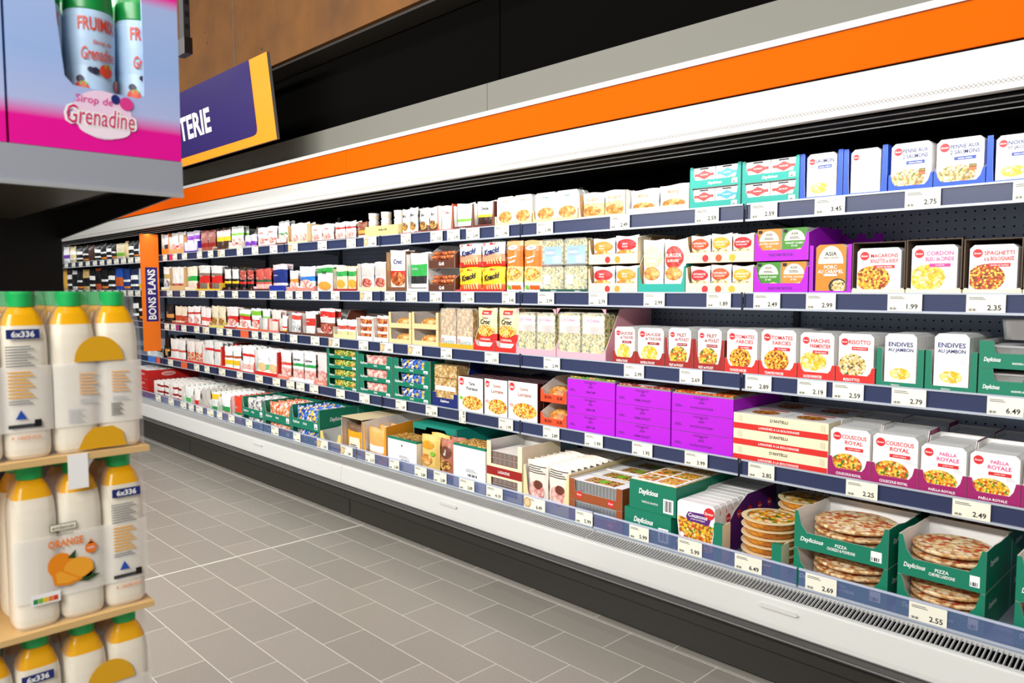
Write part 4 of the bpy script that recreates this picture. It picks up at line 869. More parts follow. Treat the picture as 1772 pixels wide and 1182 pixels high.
# ---- top shelf, right: blue salmon trays
def fish(b): pass
for i, (L_, R_, tp, ti, sd, nm) in enumerate([(1383, 1457, 262, ('SAUMON',), 'left', 'salmon'), (1458, 1534, 254, None, 'right', 'plain-faced'), (1536, 1613, 243, ('PENNE AUX', '2 SAUMONS'), 'left', 'penne salmon'), (1614, 1704, 235, ('PENNE AUX', '2 SAUMONS'), 'right', 'penne salmon'), (1705, 1810, 228, ('NOIX DE', 'ST JACQUES'), '', 'scallop')]):
    h = H((L_+R_)/2, tp, 1); tall = i in (0, 1, 4)
    x, w, z, y = T(1, L_, R_, 'bright blue tray of %s meals%s on the top shelf' % (nm, sd and ', '+sd+' one'), 'the blue %s tray' % ((sd+' ' if sd else '')+nm), d=.3, lip=.012 if tall else .022, ph=h-.002 if tall else .06, pw=.016 if tall else .006, c=.003 if tall else .014, hb=h, hs=h*.98 if tall else .10, out=BLUE, inn=mat('0f3fb0', .5))
    ins = .021 if tall else .003
    w2 = w-2*ins-.006
    me = proto(('fish', nm, round(w, 3)), lambda: sleeve_mesh(w2, h-.01, .036, ti or ('',) if ti else (), 'sauce crème' if ti else None, F_PENNE if i in (2, 3) else F_PALE if i != 1 else None, NAVY, ban=mat('1f3f9c', .4), fx=.42, fz=.24, frx=.42 if i in (2, 3) else .3, frz=.22 if i in (2, 3) else .12, plate=i in (2, 3)))
    P(me, x+ins+.003, y+.0062, z, 'white %s meal pack in the %s blue tray' % (nm, (sd+' ' if sd else '')+'front'), behind=2, t=.036, blabel='%s packs behind the front one in the %s blue tray' % (nm, sd or 'last'))
    if i in (2, 3):
        b = MB(); b.rect(w2*.70, w2*.86, h*.30, h*.42, -.0016, BLACK); b.rect(w2*.70, w2*.86, h*.30, h*.36, -.002, mat('e8641c', .4)); b.text('NOUVEAU', w2*.78, h*.39, h*.03, -.002, YELL, w=w2*.14)
        b.obj('nutrition_badge', [o for o in COL.objects if o.name.startswith('meal_carton')][-3])
# teal two-level trays
for L_, R_, tp, sd in [(1193, 1281, 285, 'left'), (1283, 1382, 274, 'right')]:
    h = H((L_+R_)/2, tp, 1)/2
    for lv in range(2):
        x, w, z, y = T(1, L_, R_, 'teal tray of small snack packs, %s of the %s pair' % (['lower', 'upper'][lv], sd), 'the %s teal trays' % sd if not lv else None, d=.3, lip=h*.36, ph=h-.001, pw=.012, c=.010, hb=h-.001, hs=h-.001, out=TEAL, inn=INNER, dz=lv*h, notch=True, txt=[('Daylicious', .5, h*.17, h*.17, PAPER, .35)] if lv else [])
        for i in range(2):
            col = (mat('c9322c', .4), mat('3fa3d8', .4))[i if sd == 'left' else 0]; w2 = (w-.03)/2
            def mk():
                b = MB(); hh = h*.9; b.box(0, w2, 0, .04, 0, hh, WHITE, front=PAPER); b.rect(w2*.3, w2*.7, hh*.9, hh*.97, -.0006, INK)
                b.plate([(w2*.1, hh*.62), (w2*.5, hh*.38), (w2*.9, hh*.62), (w2*.5, hh*.86)], -.0006, col); b.rect(w2*.06, w2*.94, hh*.56, hh*.70, -.001, col); b.text('FROMAGE', w2*.5, hh*.63, hh*.07, -.0015, PAPER, w=w2*.8)
                b.ell(w2*.7, hh*.25, w2*.25, hh*.14, -.0008, F_SNACK); return b.mesh('snack_pack')
            me = proto(('snk', col.name, round(w, 3)), mk)
            P(me, x+.013+i*(w2+.004), y+.0062, z, 'small white snack pack, %s in the %s %s teal tray' % (['left', 'right'][i], sd, ['lower', 'upper'][lv]), name='snack_pack', cat='food pack', behind=1, t=.04, blabel='snack pack behind the %s one, %s %s teal tray' % (['left', 'right'][i], sd, ['lower', 'upper'][lv]))
# generic smaller goods, each row: shelf, L, R, top, facings, tray colour, lip colour, tray name, pack base, bands, word, ink, food, pack name
def G(row, L_, R_, tp, n, traycol, inn, tname, base, bands, word, ink, fm_, pname, lip=.02, hs=.5, backs=1, kind='bag', wt=None, tw_=None, d=.28, foodz=.3, y=None, hb=None, lean=0.):
    h = H((L_+R_)/2, tp, row, y); S_ = SHN[row]
    x0, x1 = X(L_, row, 0, y), X(R_, row, 0, y)
    if traycol is not None:
        x, w, z, yy = T(row, L_, R_, '%s on the %s' % (tname, S_), 'the '+tname, d=d, lip=lip, ph=max(lip, h*hs), pw=.004, c=.008, hb=(hb or h*.9), hs=h*hs, out=traycol, inn=inn, y=y, txt=[(tw_, .5, lip*.5, lip*.45, wt or PAPER, .6)] if tw_ else None)
    else:
        x, w, z, yy = x0+.001, x1-x0-.002, SHZ[row], y or SHY[row]; ABOVE[row].append((L_, R_, 'the '+pname))
    while (w-.012)/n > .25: n += 1
    w2 = (w-.012)/n
    def dec(b, w_, h_):
        if word: b.text(word, w_*.5, h_*.72, h_*.12, 0, ink, w=w_*.8, bold=.02)
        if fm_: b.ell(w_*.5, h_*foodz, w_*.38, h_*.17, 0, fm_)
        b.lines(w_*.15, w_*.5, h_*.56, h_*.62, 2, 0, LGREY)
    if kind == 'bag': me = proto(('G', tname, pname), lambda: bag_mesh(w2-.002, h-.006, .034, base, bands, [dec], seed=len(pname)))
    elif kind == 'clear': me = proto(('G', tname, pname), lambda: clear_pack(w2-.002, h-.008, .034, fm_ or F_HAM, [(.1, .9, z0_, z1_, m_, word if k == 0 else '', ink) for k, (z0_, z1_, m_) in enumerate(bands)]))
    else: me = proto(('G', tname, pname), lambda: sleeve_mesh(w2-.002, h-.006, .034, (word,) if word else (), None, fm_, ink, base=base, fx=.5, fz=foodz, frx=.4, frz=.2, logo=False, plate=False, tx=.5, tw=.8))
    for i in range(n):
        P(me, x+.006+i*w2, yy+.0115, z+.0003, '%s, %s in front of %s' % (pname, 'alone' if n == 1 else ORDN[i], 'the '+tname) if 0 else '%s%s in the %s' % (pname, '' if n == 1 else ', '+ORDN[i], tname if traycol is not None else 'gap on the '+S_), name={'bag': 'food_pouch', 'clear': 'clear_pack', 'sleeve': 'sleeved_pack'}[kind], cat='food pack', behind=backs, t=.044, jit=.001, rot=(0, 0, rj.uniform(-.02, .02)), blabel='packs behind the front ones, %s' % tname if traycol is not None else '%s further back on the %s' % (pname, S_))
O_ = mat('f08a2a', .4); SK = mat('f6ddd0', .35); OR2_ = mat('e85a1c', .5); BR2 = mat('6e2f1e', .5)
# top shelf
G(1, 1083, 1192, 320, 2, CREAM, WHITE, 'white carton tray of orange-dot bags', PAPER, (), 'PETITE', O_, F_BUN, 'white bag with orange disc', hs=.95, lip=.03)
G(1, 1001, 1082, 328, 2, CREAM, KRAFT, 'cream carton tray of poultry burgers', PAPER, ((.1, .6, mat('f6c98a', .35)),), 'POULET', O_, F_BUN, 'white burger bag with orange print', lip=.012, hs=.9)
G(1, 922, 1000, 330, 2, mat('e9d28c', .5), KRAFT, 'green-sided tray of fresh cheese burgers', PAPER, ((.86, 1, LIME),), 'Burger', GREEN, F_BUN, 'white burger pack with green header', kind='sleeve', hs=.4)
G(1, 856, 920, 338, 2, mat('e3d49a', .5), WHITE, 'cream and green tray of leaning burger packs', mat('fbf6e6', .4), (), 'Burger', O_, F_BUN, 'cream burger pack with orange picture', hs=.35, kind='sleeve')
G(1, 819, 854, 345, 1, BR2, WHITE, 'brown-lipped white box with orange band', PAPER, ((.42, .5, YELL), (.05, .38, mat('3a1d14', .4))), 'Dinde', INK, None, 'white pack with dark window', hs=.9)
G(1, 784, 818, 350, 1, BR2, WHITE, 'brown-lipped white box with lime band', mat('dfe3e6', .3), ((.3, .42, LIME),), '', INK, None, 'silvery pack with lime band', hs=.9, lip=.02, tw_='Cochonou')
G(1, 757, 783, 352, 1, OR2_, WHITE, 'orange-walled narrow box', PAPER, ((.1, .4, SK),), 'Tofu', LOGO, None, 'white pack with red mark', hs=.95, lip=.012)
G(1, 720, 756, 356, 2, mat('a8412a', .5), INNER, 'rust-lipped tray of grey pouches, right one', mat('e9e6dc', .35), ((.05, .3, mat('6a4638', .4)),), 'Bio', INK, F_SNACK, 'grey pouch with brown base', lip=.012, hs=.1)
G(1, 690, 719, 358, 2, mat('a8412a', .5), INNER, 'rust-lipped tray of pale pouches, left one', mat('f1efe6', .35), ((.3, .5, mat('b9d0ea', .4)),), 'Bio', INK, F_SNACK, 'pale pouch with small print', lip=.012, hs=.1)
# pots in the yellow box
h = H(660, 380, 1)
x, w, z, y = T(1, 632, 689, 'yellow low box of small white pots', 'the yellow box of white pots', d=.28, lip=.07, ph=.07, hb=.07, out=mat('f1d98c', .5), inn=INNER, txt=[('Böckle & Bär', .55, .045, .013, INK, .5)])
b = MB(); b.lathe([(.026, 0), (.030, .004), (.034, .045), (.036, .046), (.036, .05)], PAPER, n=16)
b.lathe([(.0331, .012), (.0345, .036)], mat('f7e2c6', .4), n=16); me = b.mesh('white_pot')
for lv in range(3):
    for i in range(3):
        tag(link('white_pot', me, (x+.04+i*(w-.08)/2, y+.042, z+.0005+lv*.0515)), 'small white pot with orange band, %s column, %s tier' % (['left', 'middle', 'right'][i], ['bottom', 'middle', 'top'][lv]), 'pot')
G(1, 613, 631, 381, 1, None, None, '', mat('8a4a2a', .4), ((.3, .5, mat('e9a23a', .4)), (.0, .25, PAPER)), '', INK, None, 'slim brown and orange pack beside the pots')
G(1, 574, 612, 382, 1, mat('8a3a2a', .5), WHITE, 'rust-lipped tray of sliced ham, right one', mat('fbeeec', .35), ((.62, .7, RED), (.08, .5, SK)), 'Rapide', LOGO, F_HAM, 'white ham pouch with red line', lip=.012, hs=.1)
G(1, 533, 573, 386, 1, mat('8a3a2a', .5), WHITE, 'rust-lipped tray of sliced ham, left one', mat('fbeeec', .35), ((.66, .73, RED), (.08, .5, SK)), 'Dinde', LOGO, F_HAM, 'white ham pouch with pink slices', lip=.012, hs=.1)
G(1, 498, 532, 385, 1, mat('ecd9a6', .6), KRAFT, 'kraft carton with open side and sliced meat', PAPER, ((.05, .5, SK),), '', INK, F_HAM, 'small printed pouch of slices', hs=.9)
G(1, 477, 497, 381, 2, BR2, WHITE, 'brown-lipped box of green and white packs', PAPER, ((.4, .55, mat('2a8a4a', .4)),), '', INK, F_HAM, 'slim white pack with green band', hs=.3)
G(1, 441, 476, 390, 1, mat('c2452a', .5), INNER, 'red-lipped tray of bacon', PAPER, ((.28, .42, RED),), 'Bacon', RED, F_HAM, 'white bacon pouch with red lettering', lip=.012, hs=.1, lean=0)
G(1, 419, 440, 404, 2, None, None, '', mat('d9cdf2', .4), ((.2, .5, mat('7a3ab0', .4)),), '', INK, None, 'small lilac pack before the kraft box')
G(1, 396, 418, 388, 2, mat('efe6cc', .5), WHITE, 'cream box of tall patterned packs', mat('eef0ea', .4), ((.2, .3, DRED), (.6, .7, LIME)), '', INK, F_HAM, 'tall pale patterned pack', hs=.3)
G(1, 370, 395, 391, 2, BR2, INNER, 'brown-lipped box of tall dark packs', mat('4a332a', .35), ((.4, .58, YELL), (.6, .95, mat('e8d0cc', .35))), '', INK, None, 'tall pack with yellow label', hs=.15, lip=.02)
G(1, 343, 369, 397, 1, mat('e9d8b0', .5), WHITE, 'cream tray of large red salami bags', mat('b05a48', .35), ((.18, .42, DRED), (.42, .95, mat('a8665a', .4))), 'Bacon', mat('e8b0a0', .4), None, 'large red-brown salami bag', lip=.01, hs=.2)
G(1, 319, 342, 398, 2, mat('3a1fa8', .5), WHITE, 'purple-blue cut-front box', mat('efe4f4', .35), ((.6, .8, mat('8a3ab8', .4)),), '', INK, None, 'white and purple pouch', lip=.02, hs=.5)
G(1, 293, 318, 400, 2, mat('f0b070', .5), WHITE, 'pale orange box beside the blade sign', mat('f3eee6', .35), ((.3, .45, mat('d84a2a', .4)),), '', INK, F_HAM, 'white pouch with red mark', lip=.05, hs=.8)
G(1, 280, 292, 403, 1, mat('f08a1a', .5), WHITE, 'bright orange box touching the blade sign', PAPER, ((.2, .5, INK),), '', INK, None, 'white and black pouch', lip=.06, hs=.95)
# second shelf
G(2, 704, 741, 432, 1, PAPER, WHITE, 'brown-based white box with striped green pack', mat('f4f4f0', .4), ((.05, .12, INK), (.2, .27, INK), (.35, .42, INK), (.42, .7, mat('2fa84a', .4))), '', INK, None, 'white pack with green and black stripes', lip=.022, hs=.9)
G(2, 669, 703, 432, 1, mat('7a4c30', .5), KRAFT, 'brown carton of party sausages', mat('ece6e2', .3), ((.3, .5, RED),), 'Croc', NAVY, F_SAUS, 'clear bag of small sausages', lip=.03, hs=.95)
G(2, 619, 668, 453, 1, mat('f0dca8', .6), WHITE, 'cream open-sided carton with speckled pack', mat('f0e9e2', .35), ((.1, .3, SK), (.55, .9, mat('c9c4c0', .4))), '', INK, F_SALAMI, 'speckled clear meat pack', hs=.95, lip=.03)
G(2, 576, 618, 458, 2, mat('a8231c', .5), INNER, 'red-lipped grey tray of hot dog packs', mat('f3e2b8', .35), ((.62, .85, mat('2fa04a', .4)),), '', INK, mat('f0a83a', .4), 'hot dog pack with green label', lip=.02, hs=.85)
G(2, 543, 575, 455, 1, None, None, '', PAPER, ((.72, .95, mat('2a9a3a', .4)),), 'Yudd', INK, mat('f0a040', .4), 'large white bag with green top', backs=2, foodz=.22)
G(2, 513, 542, 458, 1, mat('ee8c7a', .5), WHITE, 'salmon tray of white and blue packs', PAPER, ((.4, .56, mat('2f7ad0', .4)),), '', INK, F_HAM, 'white pack with blue band', lip=.028, hs=.2)
G(2, 496, 512, 466, 1, mat('ee8c7a', .5), WHITE, 'salmon tray of white and orange packs', PAPER, ((.45, .6, O_),), '', INK, F_HAM, 'white pack with orange band', lip=.03, hs=.2)
G(2, 467, 495, 456, 1, mat('16309a', .5), mat('1d2230', .6), 'navy tray of blue-labelled packs', mat('ead6d8', .35), ((.35, .85, mat('1c2f7a', .4)),), '', PAPER, None, 'clear pack with dark blue label', lip=.045, hs=.2)
G(2, 438, 466, 462, 1, mat('5a1f1a', .5), WHITE, 'dark red-lipped tray of sliced bacon', mat('c8564a', .35), ((.36, .5, mat('1f5a3a', .4)), (.06, .34, mat('f0b8b0', .4))), '', INK, None, 'red meat pack with green label', lip=.02, hs=.2)
for i, px in enumerate((384, 397, 410, 423)):
    G(2, px, px+12, 461, 1, mat('4a1a16', .5), BLACK, 'dark tray of slim black packs, %s' % ORDN[i], mat('171314', .4), ((.3, .42, (YELL, YELL, RED, RED)[i]), (.5, .9, (mat('e8e2dc', .4), mat('e8e2dc', .4), F_SALAMI, F_SALAMI)[i])), '', INK, None, 'slim black pack', lip=.02, hs=.15)
for i, px in enumerate((340, 361)):
    G(2, px, px+20, 457, 1, YELL, DRED, 'yellow and red tray of potted packs, %s' % ['left', 'right'][i], mat('8a7a6a', .35), ((.34, .58, RED), (.7, 1, mat('ece8e4', .4))), '', PAPER, None, 'grey pack with red label', lip=.02, hs=.3)
G(2, 320, 339, 458, 1, mat('efdcae', .6), WHITE, 'kraft box with green-labelled pack', mat('f3ead2', .4), ((.45, .6, mat('2fae4a', .4)), (.1, .3, SK)), '', INK, None, 'pale pack with green label', hs=.15)
G(2, 294, 319, 459, 1, mat('dfb47c', .6), KRAFT, 'plain kraft carton with small opening', mat('f0ece6', .4), ((.1, .3, F_SALAMI),), '', INK, None, 'white pack peeking from kraft', lip=.05, hs=.9)
G(2, 279, 293, 461, 1, mat('f0d890', .5), WHITE, 'yellow tray next to the blade sign', PAPER, ((.5, .7, mat('c9b46a', .4)),), '', INK, F_WHITEW, 'white pouch with dark marks', hs=.15)
# third shelf
for L_, R_, sd in [(673, 712, 'left'), (713, 759, 'right')]:
    h = H((L_+R_)/2, 540, 3)/2
    for lv in range(2):
        x, w, z, y = T(3, L_, R_, 'kraft window tray of bread rolls, %s of the %s pair' % (['lower', 'upper'][lv], sd), 'the %s kraft roll trays' % sd if not lv else None, d=.3, lip=h*.3, ph=h-.0015, pw=.022, c=.003, hb=h-.0015, hs=h-.0015, out=mat('ebcf96', .6), inn=WHITE, dz=lv*h)
        b = MB(); b.lathe([(.02, 0), (.036, .006), (.040, .02), (.034, .034), (.015, .042)], F_BUN, n=14); me = proto('roll', lambda: b.mesh('bread_roll'))
        for k in range(3):
            bn = link('bread_roll', me, (x+w/2, y+.052+.09*k, z+.0008)); bn.scale = (min(w*.40/.04, 2.2), 1, h*.6/.042)
            tag(bn, 'golden bread roll, %s in the %s %s kraft tray' % (['front', 'middle', 'back'][k], sd, ['lower', 'upper'][lv]), 'roll')
for L_, R_, sd in [(617, 645, 'left'), (646, 672, 'right')]:
    G(3, L_, R_, 546, 1, mat('efece4', .5), WHITE, 'black-lipped white box of buns, %s' % sd, mat('efe6dc', .3), ((.12, .3, F_SAUS), (.4, .58, F_SAUS), (.68, .86, F_SAUS)), '', INK, None, 'clear bag of stacked buns', hs=.9, lip=.03)
G(3, 577, 616, 553, 2, mat('efd9a0', .6), INNER, 'cream low tray of lidded pots', PAPER, ((.1, .4, mat('f0d8a0', .4)), (.5, .7, mat('c94a3a', .4))), '', INK, None, 'small pot pack with pale lid', lip=.03, hs=.6, hb=.08)
x, w, z, y = T(3, 582, 665, 'long white carton with a red stripe, behind the pots', None, d=.14, lip=.165, ph=.165, hb=.165, out=PAPER, inn=INNER, y=3.08, deep=True, cat='carton')
b = MB(); b.rect(.002, w-.002, .10, .122, -.001, RED); b.obj('red_stripe', [o for o in COL.objects if o.name.startswith('display_tray')][-1])
G(3, 548, 576, 532, 1, mat('7a3c26', .5), WHITE, 'brown-lipped tray of dark bag', mat('e8e2de', .35), ((.3, .55, mat('8a4a30', .4)), (.75, .95, RED)), 'Croc', PAPER, F_SALAMI, 'white bag with red top', lip=.03, hs=.3)
G(3, 523, 547, 537, 1, mat('5a2a1c', .5), INNER, 'brown-lipped grey box of red bags', mat('e6e6e4', .35), ((.4, .7, mat('d0362a', .4)),), '', INK, None, 'silvery bag with red print', lip=.02, hs=.85)
G(3, 499, 522, 540, 1, mat('5a2a1c', .5), INNER, 'brown-lipped grey box of clear bags', mat('dedfe0', .35), ((.7, .9, mat('e0483a', .4)),), '', INK, F_WHITEW, 'clear bag with grey contents', lip=.02, hs=.85)
G(3, 483, 498, 545, 1, mat('6a2a1c', .5), WHITE, 'brown-lipped white narrow box', PAPER, ((.1, .25, YELL), (.3, .38, RED)), '', INK, None, 'slim white bag low in box', lip=.02, hs=.8)
G(3, 465, 482, 536, 1, mat('e87a6a', .5), WHITE, 'salmon-lipped box of pink packs', mat('f3dcd4', .35), ((.5, .62, RED), (.1, .35, SK)), '', INK, None, 'pink slim pack', lip=.02, hs=.6)
G(3, 449, 464, 534, 1, mat('e8643a', .5), INNER, 'orange-lipped box of silver packs', mat('e2e6e6', .35), ((.6, .75, mat('9ad07a', .4)),), '', INK, None, 'silver pack with faint green', lip=.02, hs=.6)
G(3, 430, 448, 533, 1, mat('e85a2a', .5), WHITE, 'orange-lipped box of red and white packs', PAPER, ((.3, .5, RED), (.7, .95, LIME)), '', INK, F_HAM, 'white pack with green header', lip=.02, hs=.2)
G(3, 409, 429, 536, 1, mat('e85a2a', .5), WHITE, 'orange-lipped box of ham with green mark', PAPER, ((.5, .7, LOGO), (.7, .85, LIME)), '', INK, F_HAM, 'white ham pack with small green mark', lip=.02, hs=.2)
G(3, 388, 408, 531, 1, mat('a81c1c', .5), WHITE, 'dark red box of red-printed packs', mat('f6e4e0', .35), ((.35, .62, RED),), '', INK, F_HAM, 'pale pack with red print', lip=.02, hs=.15)
G(3, 362, 387, 529, 1, mat('f0dc60', .5), KRAFT, 'yellow-lipped kraft tray', mat('ece0c0', .35), ((.1, .5, mat('dfc8a0', .4)),), '', INK, F_SNACK, 'clear pack with pale slices', lip=.02, hs=.25)
G(3, 344, 361, 531, 2, mat('b0201c', .5), WHITE, 'dark red-lipped tray of leaning bags', mat('f6e8e2', .35), ((.3, .5, mat('e0564a', .4)),), '', INK, None, 'white bag with faint red', lip=.015, hs=.1)
G(3, 321, 343, 528, 2, mat('e02a20', .5), WHITE, 'bright red-lipped tray of leaning bags', mat('f6efec', .35), ((.6, .75, RED),), '', INK, F_HAM, 'white bag with red header', lip=.025, hs=.1)
G(3, 299, 320, 530, 1, mat('c02a20', .5), KRAFT, 'red-lipped box of brown-printed packs', mat('f3dfc4', .35), ((.2, .5, mat('c04a2a', .4)),), '', INK, None, 'kraft pack with brown print', lip=.02, hs=.2)
G(3, 283, 298, 526, 1, BLACK, BLACK, 'black tray of dark packs near the blade sign', mat('1a1614', .4), ((.3, .5, mat('e89a4a', .4)),), '', INK, None, 'black pack with orange spot', lip=.02, hs=.2)
# fourth shelf
G(4, 544, 565, 611, 1, mat('f08468', .5), WHITE, 'salmon tray of pink ham packs', mat('f3dcd8', .35), ((.32, .42, RED), (.1, .3, F_HAM)), '', INK, F_HAM, 'pink ham pack with red band', lip=.035, hs=.2, tw_='Cochonou')
G(4, 501, 543, 608, 2, PAPER, WHITE, 'white tray with blue hatching of ham packs', PAPER, ((.5, .62, mat('2aa04a', .4)), (.1, .42, F_HAM)), 'Supérieur', INK, None, 'white ham pack with green label', lip=.012, hs=.1, backs=3)
G(4, 481, 500, 607, 1, mat('f08468', .5), WHITE, 'salmon tray of grey-topped ham packs', mat('ece6e4', .35), ((.5, .62, mat('e0483a', .4)), (.1, .42, F_HAM)), '', INK, None, 'grey-topped ham pack with red label', lip=.025, hs=.15, backs=3)
G(4, 441, 480, 603, 1, mat('d82418', .5), PAPER, 'wide white box with green and red lip', PAPER, ((.2, .4, mat('5ac48a', .4)),), '', INK, mat('f0c890', .4), 'small pouch with green band', lip=.03, hs=.9, backs=3)
G(4, 415, 440, 597, 1, mat('d82418', .5), WHITE, 'red-lipped white box of chicken slices', PAPER, ((.6, .68, RED), (.1, .3, F_HAM)), '', INK, None, 'white chicken pack with red line', lip=.012, hs=.4, backs=3)
G(4, 384, 414, 598, 2, mat('d82418', .5), WHITE, 'red-lipped tray of egg-yellow packs', PAPER, ((.55, .63, mat('b8542a', .4)), (.2, .45, YELL)), '', INK, None, 'white pack with yellow rounds', lip=.02, hs=.1, backs=3)
G(4, 350, 383, 589, 1, mat('d82418', .5), WHITE, 'red-lipped white box with red spot', mat('ebe9e4', .35), ((.6, .7, LOGO),), '', INK, None, 'plain white pouch with red spot', lip=.02, hs=.8, backs=3)
G(4, 319, 349, 590, 2, mat('d8281c', .5), mat('d8281c', .5), 'red box of spicy packs', mat('f2e8e0', .35), ((.1, .5, F_REDW),), '', INK, None, 'white pack with red blocks', lip=.02, hs=.1, backs=3)
G(4, 291, 318, 586, 2, mat('d8281c', .5), WHITE, 'red-lipped tray of pleated white bags', mat('efedea', .35), ((.4, .55, mat('d0584a', .4)),), '', INK, None, 'pleated white bag', lip=.02, hs=.1, backs=3)
G(4, 282, 290, 578, 1, BLACK, BLACK, 'black tray with round-window pack', BLACK, ((.1, .4, mat('d9a050', .4)),), '', INK, None, 'tall black pack with golden window', lip=.01, hs=.3)
G(4, 255, 281, 586, 2, mat('c9ced6', .5), WHITE, 'pale tray behind the blade sign foot', mat('d8dde2', .35), ((.3, .5, F_DARK),), '', INK, None, 'grey pack with dark print', lip=.01, hs=.3)

# ---- far goods left of the blade sign
rnd = random.Random(11)
def farrow(row, spans, top):
    for i, (L_, R_, c, bands, nm) in enumerate(spans):
        x0 = X(L_, row); w = X(R_, row)-x0-.004; h = H((L_+R_)/2, (427-(L_-105)*.078 if row == 1 else top)+rnd.uniform(-2, 2), row)
        me = bag_mesh(w, h, .05, c, bands, [], seed=i)
        tag(link('slim_pack', me, (x0+.002, 2.80, SHZ[row]+.0005)), '%s, %s from the blade sign, far end of the %s' % (nm, ['first', 'second', 'third', 'fourth', 'fifth', 'sixth', 'seventh', 'eighth', 'ninth', 'tenth', 'eleventh', 'twelfth', 'thirteenth', 'fourteenth', 'fifteenth', 'sixteenth'][len(spans)-1-i], SHN[row]), 'food pack')
        o = link('slim_pack', me, (x0+.002, 2.86, SHZ[row]+.0005)); tag(o, 'dark and white packs behind the far front row of the %s' % SHN[row], 'food pack', 'far back packs '+str(row))
DK = mat('141416', .4); DB = ((.2, .3, PAPER), (.55, .7, PAPER)); DB2 = ((.4, .55, mat('efefef', .4)), (.1, .16, O_)); SB = mat('1d4fb0', .4)
farrow(1, [(106, 116, PAPER, ((.3, .5, mat('6a3ab0', .4)),), 'pale pack'), (117, 127, mat('ecd9a0', .4), DB, 'cream pack'), (128, 138, DK, DB, 'black pack'), (139, 148, DK, DB2, 'black pack'), (149, 158, mat('4a2a1c', .4), (), 'brown pack'), (159, 169, DK, DB, 'black pack'), (170, 179, DK, DB2, 'black and white pack'), (180, 188, DK, DB, 'black pack'),
           (189, 195, DK, DB2, 'black pack'), (196, 211, CREAM, ((.2, .4, LIME),), 'cream box'), (212, 217, mat('dfc890', .4), (), 'kraft pack'), (218, 226, DK, DB, 'black pack'), (227, 234, DK, DB2, 'black pack'), (235, 246, mat('d8dce6', .4), DB, 'grey pack')], 417)
farrow(2, [(106, 112, mat('e8b040', .4), (), 'yellow pack'), (113, 120, DK, DB, 'black pack'), (121, 129, mat('e8e8e8', .4), ((.2, .8, DK),), 'white-edged pack'), (130, 138, DK, DB2, 'black pack'), (139, 150, mat('d9b878', .4), ((.2, .6, DK),), 'kraft pack'), (151, 160, DK, DB, 'black pack'), (161, 170, mat('c0502a', .4), ((.3, .9, DK),), 'orange and black pack'), (171, 182, DK, DB2, 'black pack'), (183, 194, DK, DB, 'black pack'),
           (195, 208, SB, ((.2, .6, mat('c8602a', .4)),), 'blue pack'), (209, 220, mat('1b3a80', .4), DB2, 'dark blue pack'), (221, 234, mat('1c2a50', .4), DB, 'navy pack'), (235, 247, mat('c8d2ea', .4), ((.1, .3, YELL),), 'pale blue pack')], 466)
farrow(3, [(226, 235, DK, DB, 'black pack'), (236, 244, DK, DB2, 'black pack'), (245, 252, DK, DB, 'black pack')], 512)

# ---- bottom deck
def Tb(*a, **k): return T(5, *a, **k)
GB = GREEN
def pizzatray(L_, R_, tp, fl, sd, bk, deps=(0, 1)):
    h = H(L_-4, tp, 5)/2; HB = H(bk[0], bk[1], 5, 2.89)-h
    for dep in deps:
        for lv in range(2):
            y0 = 2.592+dep*.305
            x, w, z, y = Tb(L_, R_, 'green pizza tray, %s of the %s pair%s' % (['lower', 'upper'][lv], sd, ', back row' if dep else ''), 'the %s green pizza trays' % sd if not lv and not dep else None, d=.30, lip=h*.44, ph=h-.0015, pw=.012, c=.026, hb=(h if not lv else (HB if not dep else h))-.0015, hs=h-.0015, out=GB, inn=WHITE, dz=lv*h, y=y0, notch=True,
                            txt=[('Daylicious', .2, h*.25, h*.15, PAPER, .26), ('PIZZA', .52, h*.28, h*.08, PAPER, .2), (fl, .52, h*.17, h*.08, PAPER, .3)], side=[('Daylicious', .3, h*.6, h*.17, PAPER, .3)])
            R_p = min((w-.012)/2, .14)
            def pz():
                b = MB(); b.lathe([(R_p*.95, 0), (R_p*.99, .004), (R_p, .009), (R_p*.97, .013), (R_p*.9, .0125)], F_CRUST, n=28, ms=[F_CRUST, F_CRUST, F_CRUST, F_CRUST]); b.lathe([(R_p*.9, .0126), (R_p*.5, .0135), (.002, .0136)], F_PIZZA, n=28); return b.mesh('pizza')
            me = proto(('pz', round(R_p, 4)), pz)
            for k in range(4):
                tag(link('pizza', me, (x+w/2, y+.004+R_p+.002+.002*(k % 2), z+.002+k*(h*.19)), None, (.006*(k % 2), .005*((k % 3)-1), k*math.pi/2)), 'thin baked pizza, %s in the %s %s%s tray' % (['bottom', 'second', 'third', 'top'][k], sd, ['lower', 'upper'][lv], ' back' if dep else ''), 'pizza')
pizzatray(1372, 1534, 880, 'CHORIZO & POIVRONS', 'left', (1419, 855))
pizzatray(1550, 1702, 920, 'CHEVRE LARDONS', 'right', (1583, 887))
pizzatray(1752, 1920, 958, 'CHEVRE LARDONS', 'cut-off', (1790, 930), (0,))
